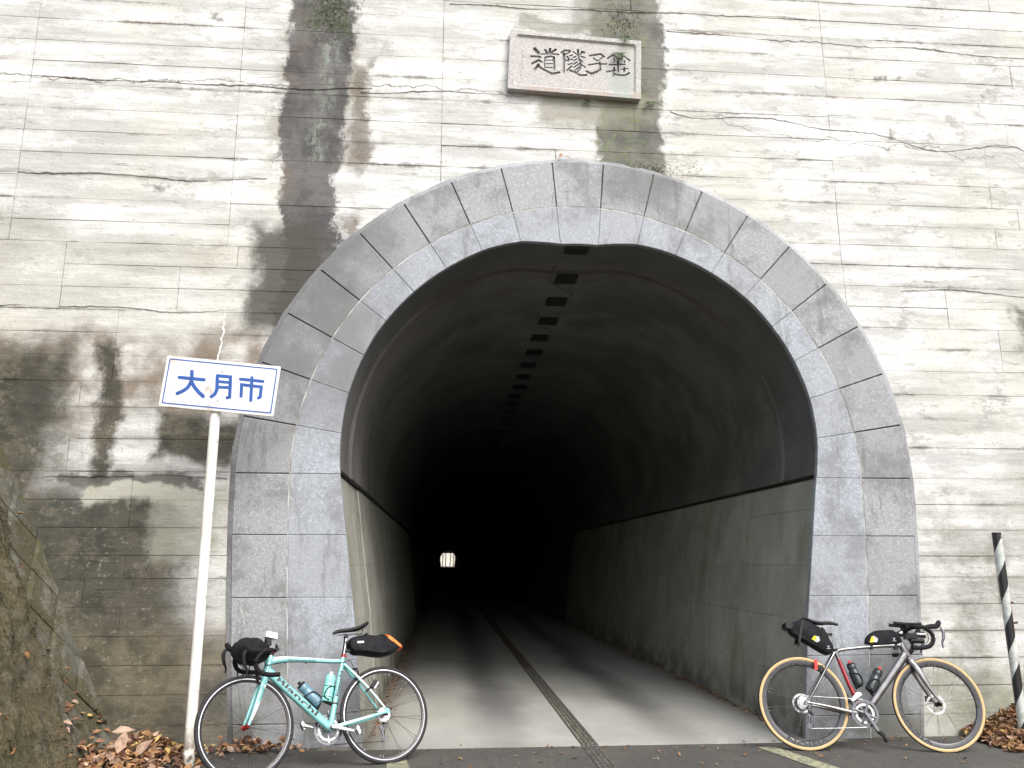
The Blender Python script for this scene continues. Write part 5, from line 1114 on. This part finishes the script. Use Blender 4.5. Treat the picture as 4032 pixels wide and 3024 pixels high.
bm = BM(); sweep(bm, [(.304, 0, .722), (.238, 0, .915)], .0136, 16); cyl(bm, (.237, -.022, .918), (.237, .022, .918), .015, 12); obj('seatpost', bm, M['silver'], br, smooth=True)
seatclamp(br, (.302, .742), (-.32, .95), .020, M['blk'])
saddle(br, [(.352, .938), (.29, .950), (.22, .948), (.15, .955), (.10, .972), (.075, .978)], M['blk'])
CL = (.868, .893); bm = BM(); sweep(bm, [V3(HT), (.797, 0, .880)], .0175, 16); sweep(bm, [(.802, 0, .866), V3(CL)], [(.018, .017), (.016, .017)], 14); cyl(bm, (CL[0], -.024, CL[1]), (CL[0], .024, CL[1]), .021, 16); obj('stem', bm, M['blk'], br, smooth=True)
bm = BM(); sweep(bm, [(.8215, 0, .872), (.845, 0, .880)], [(.0195, .0185)] * 2, 16, arc=(R(150), R(210))); obj('stem_graphic', bm, M['white'], br)
bars(br, CL[0], CL[1], SMR, M['tape'], scale=.9)
bm = BM()
for y in (-.05, .05): sweep(bm, catmull([(.775, y, .945), (.85, y, .938), (.93, y, .935), (.99, y * .7, .94)], 4), .013, 12)
box(bm, .862, .882, -.06, .06, .900, .935); obj('aero_extension', bm, M['tape'], br, smooth=True)
bm = BM(); cyl(bm, (.93, .0, .862), (1.005, 0, .860), .022, 16); cyl(bm, (1.005, 0, .860), (1.018, 0, .860), .026, 16); box(bm, .89, .93, -.015, .015, .86, .89); o = obj('headlight', bm, M['dalloy'], br, smooth=True)
bm = BM(); cyl(bm, (.90, -.01, .815), (1.0, -.01, .812), .018, 12); box(bm, .86, .95, -.03, .03, .83, .87); bevel(bm, .006); obj('battery_pack', bm, M['blk'], br, smooth=True)
bm = BM(); box(bm, -.011, .011, -.012, .012, -.038, .038, M=Matrix.Translation((.118, -.055, .622)) @ Matrix.Rotation(R(6), 4, 'Y')); bevel(bm, .003)
o = obj('tail_light', bm, M['redpl'], br); bm = BM(); box(bm, .128, .172, -.064, -.030, .592, .618); bevel(bm, .004); obj('mount', bm, M['blk'], o)
bm = BM(); sweep(bm, catmull([(.045, -.062, .330), (.020, -.072, .302), (.020, -.074, .280), (.042, -.070, .258)], 4), [.007, .013, .014, .010], 8); sweep(bm, [(.020, -.066, .268), (.004, -.064, .180)], [(.004, .012)] * 2, 8)
for p in ((.020, .262), (.004, .176)): cyl(bm, (p[0], -.070, p[1]), (p[0], -.058, p[1]), .018, 14)
obj('rear_derailleur', bm, M['dalloy'], br, smooth=True)
bm = BM(); sweep(bm, [(.01, -.045, .392), (.44, -.046, .371)], (.0025, .0035), 6); sweep(bm, [(.004, -.062, .158), (.20, -.054, .162), (.44, -.047, .171)], (.0025, .0035), 6); obj('chain', bm, M['steel'], br)
bm = BM(); prism(bm, [(.345, .365), (.365, .355), (.44, .405), (.425, .425), (.395, .420)], -.058, -.034); obj('front_derailleur', bm, M['alloy'], br)
bm = BM(); box(bm, .955, 1.0, .046, .068, .365, .41); bevel(bm, .006); box(bm, -.0, .04, .05, .07, .385, .42); obj('brake_caliper', bm, M['blk'], br)
bm = BM(); sweep(bm, catmull([(.97, -.17, .87), (1.0, -.08, .80), (.90, -.02, .74), (.86, -.015, .76)], 6), .0024, 6); sweep(bm, catmull([(.95, .17, .87), (.97, .05, .77), (.90, .02, .72), (.875, .03, .66)], 6), .0024, 6); sweep(bm, catmull([(.80, -.02, .80), (.775, -.02, .73), (.80, -.025, .70)], 5), .0022, 6); obj('cable', bm, M['blk'], br, smooth=True)
a, b = Vector((.452, 0, .478)), Vector((.399, 0, .648)); off = Vector((.95, 0, .30)); cage(br, a, b, off, .036, M['blk']); bottle('black water bottle with red nozzle, left of the two in the silver bicycle', MR, a, b, .036, M['bottleblk'], M['blk'], M['redpl'])
a, b = Vector((.518, 0, .440)), Vector((.612, 0, .585)); b = a + (b - a).normalized() * .19; off = Vector((-.75, 0, .66)); cage(br, a, b, off, .037, M['blk']); bottle('black water bottle with red nozzle, right of the two in the silver bicycle', MR, a, b, .037, M['bottleblk'], M['blk'], M['redpl'])
sb = thing('saddle_bag', 'tall black saddle bag with yellow and grey shell print on the silver bicycle', 'bag')
poly = smoothpoly([(-.048, .955), (-.020, .950), (.020, .962), (.075, .982), (.105, .972), (.150, .935), (.232, .893), (.262, .82), (.285, .762), (.270, .722), (.240, .705), (.20, .715), (.10, .778), (-.002, .838), (-.038, .865), (-.052, .90)], 2)
bm = BM(); pillow(bm, poly, .058, lay=((-1, .86), (-.85, .96), (-.3, 1), (.3, 1), (.85, .96), (1, .86))); obj('body', bm, M['bagcloth'], sb, smooth=True)
bm = BM(); cyl(bm, (-.050, -.068, .925), (-.050, .068, .925), .030, 14); obj('rolled_end', bm, M['blk'], sb, smooth=True)
bm = BM(); box(bm, .028, .046, -.064, .064, .79, .97, M=Matrix.Translation((.0, 0, 0))); 
for v in bm.verts: v.co.x += (v.co.z - .88) * .28
box(bm, .012, .030, -.012, .012, .768, .812); box(bm, .238, .292, -.02, .02, .85, .87); obj('strap', bm, M['blk'], sb)
shell_mark(sb, [(.112, .818), (.138, .844), (.150, .790), (.178, .806), (.172, .838)], -.0586, .5); bag_fox(sb, .236, .760, -.0586)
sb.matrix_world = MR
tb = thing('top_tube_bag', 'low black bag with shell print on the top tube of the silver bicycle', 'bag')
bm = BM(); pillow(bm, smoothpoly([(.541, .787), (.545, .815), (.566, .850), (.625, .888), (.700, .895), (.770, .896), (.79, .872), (.800, .83), (.798, .796), (.78, .789), (.66, .783)], 2), .028, lay=((-1, .92), (-.8, .98), (-.3, 1), (.3, 1), (.8, .98), (1, .92))); obj('body', bm, M['bagcloth'], tb, smooth=True)
bm = BM()
bm.free()
for x in (.585, .775): bm = BM(); box(bm, x - .011, x + .011, -.019, .019, .748, .792); obj('strap', bm, M['blk'], tb)
shell_mark(tb, [(.570, .798), (.592, .842), (.628, .800), (.642, .826), (.612, .850)], -.0286, .5); bag_fox(tb, .765, .826, -.0286); tb.matrix_world = MR
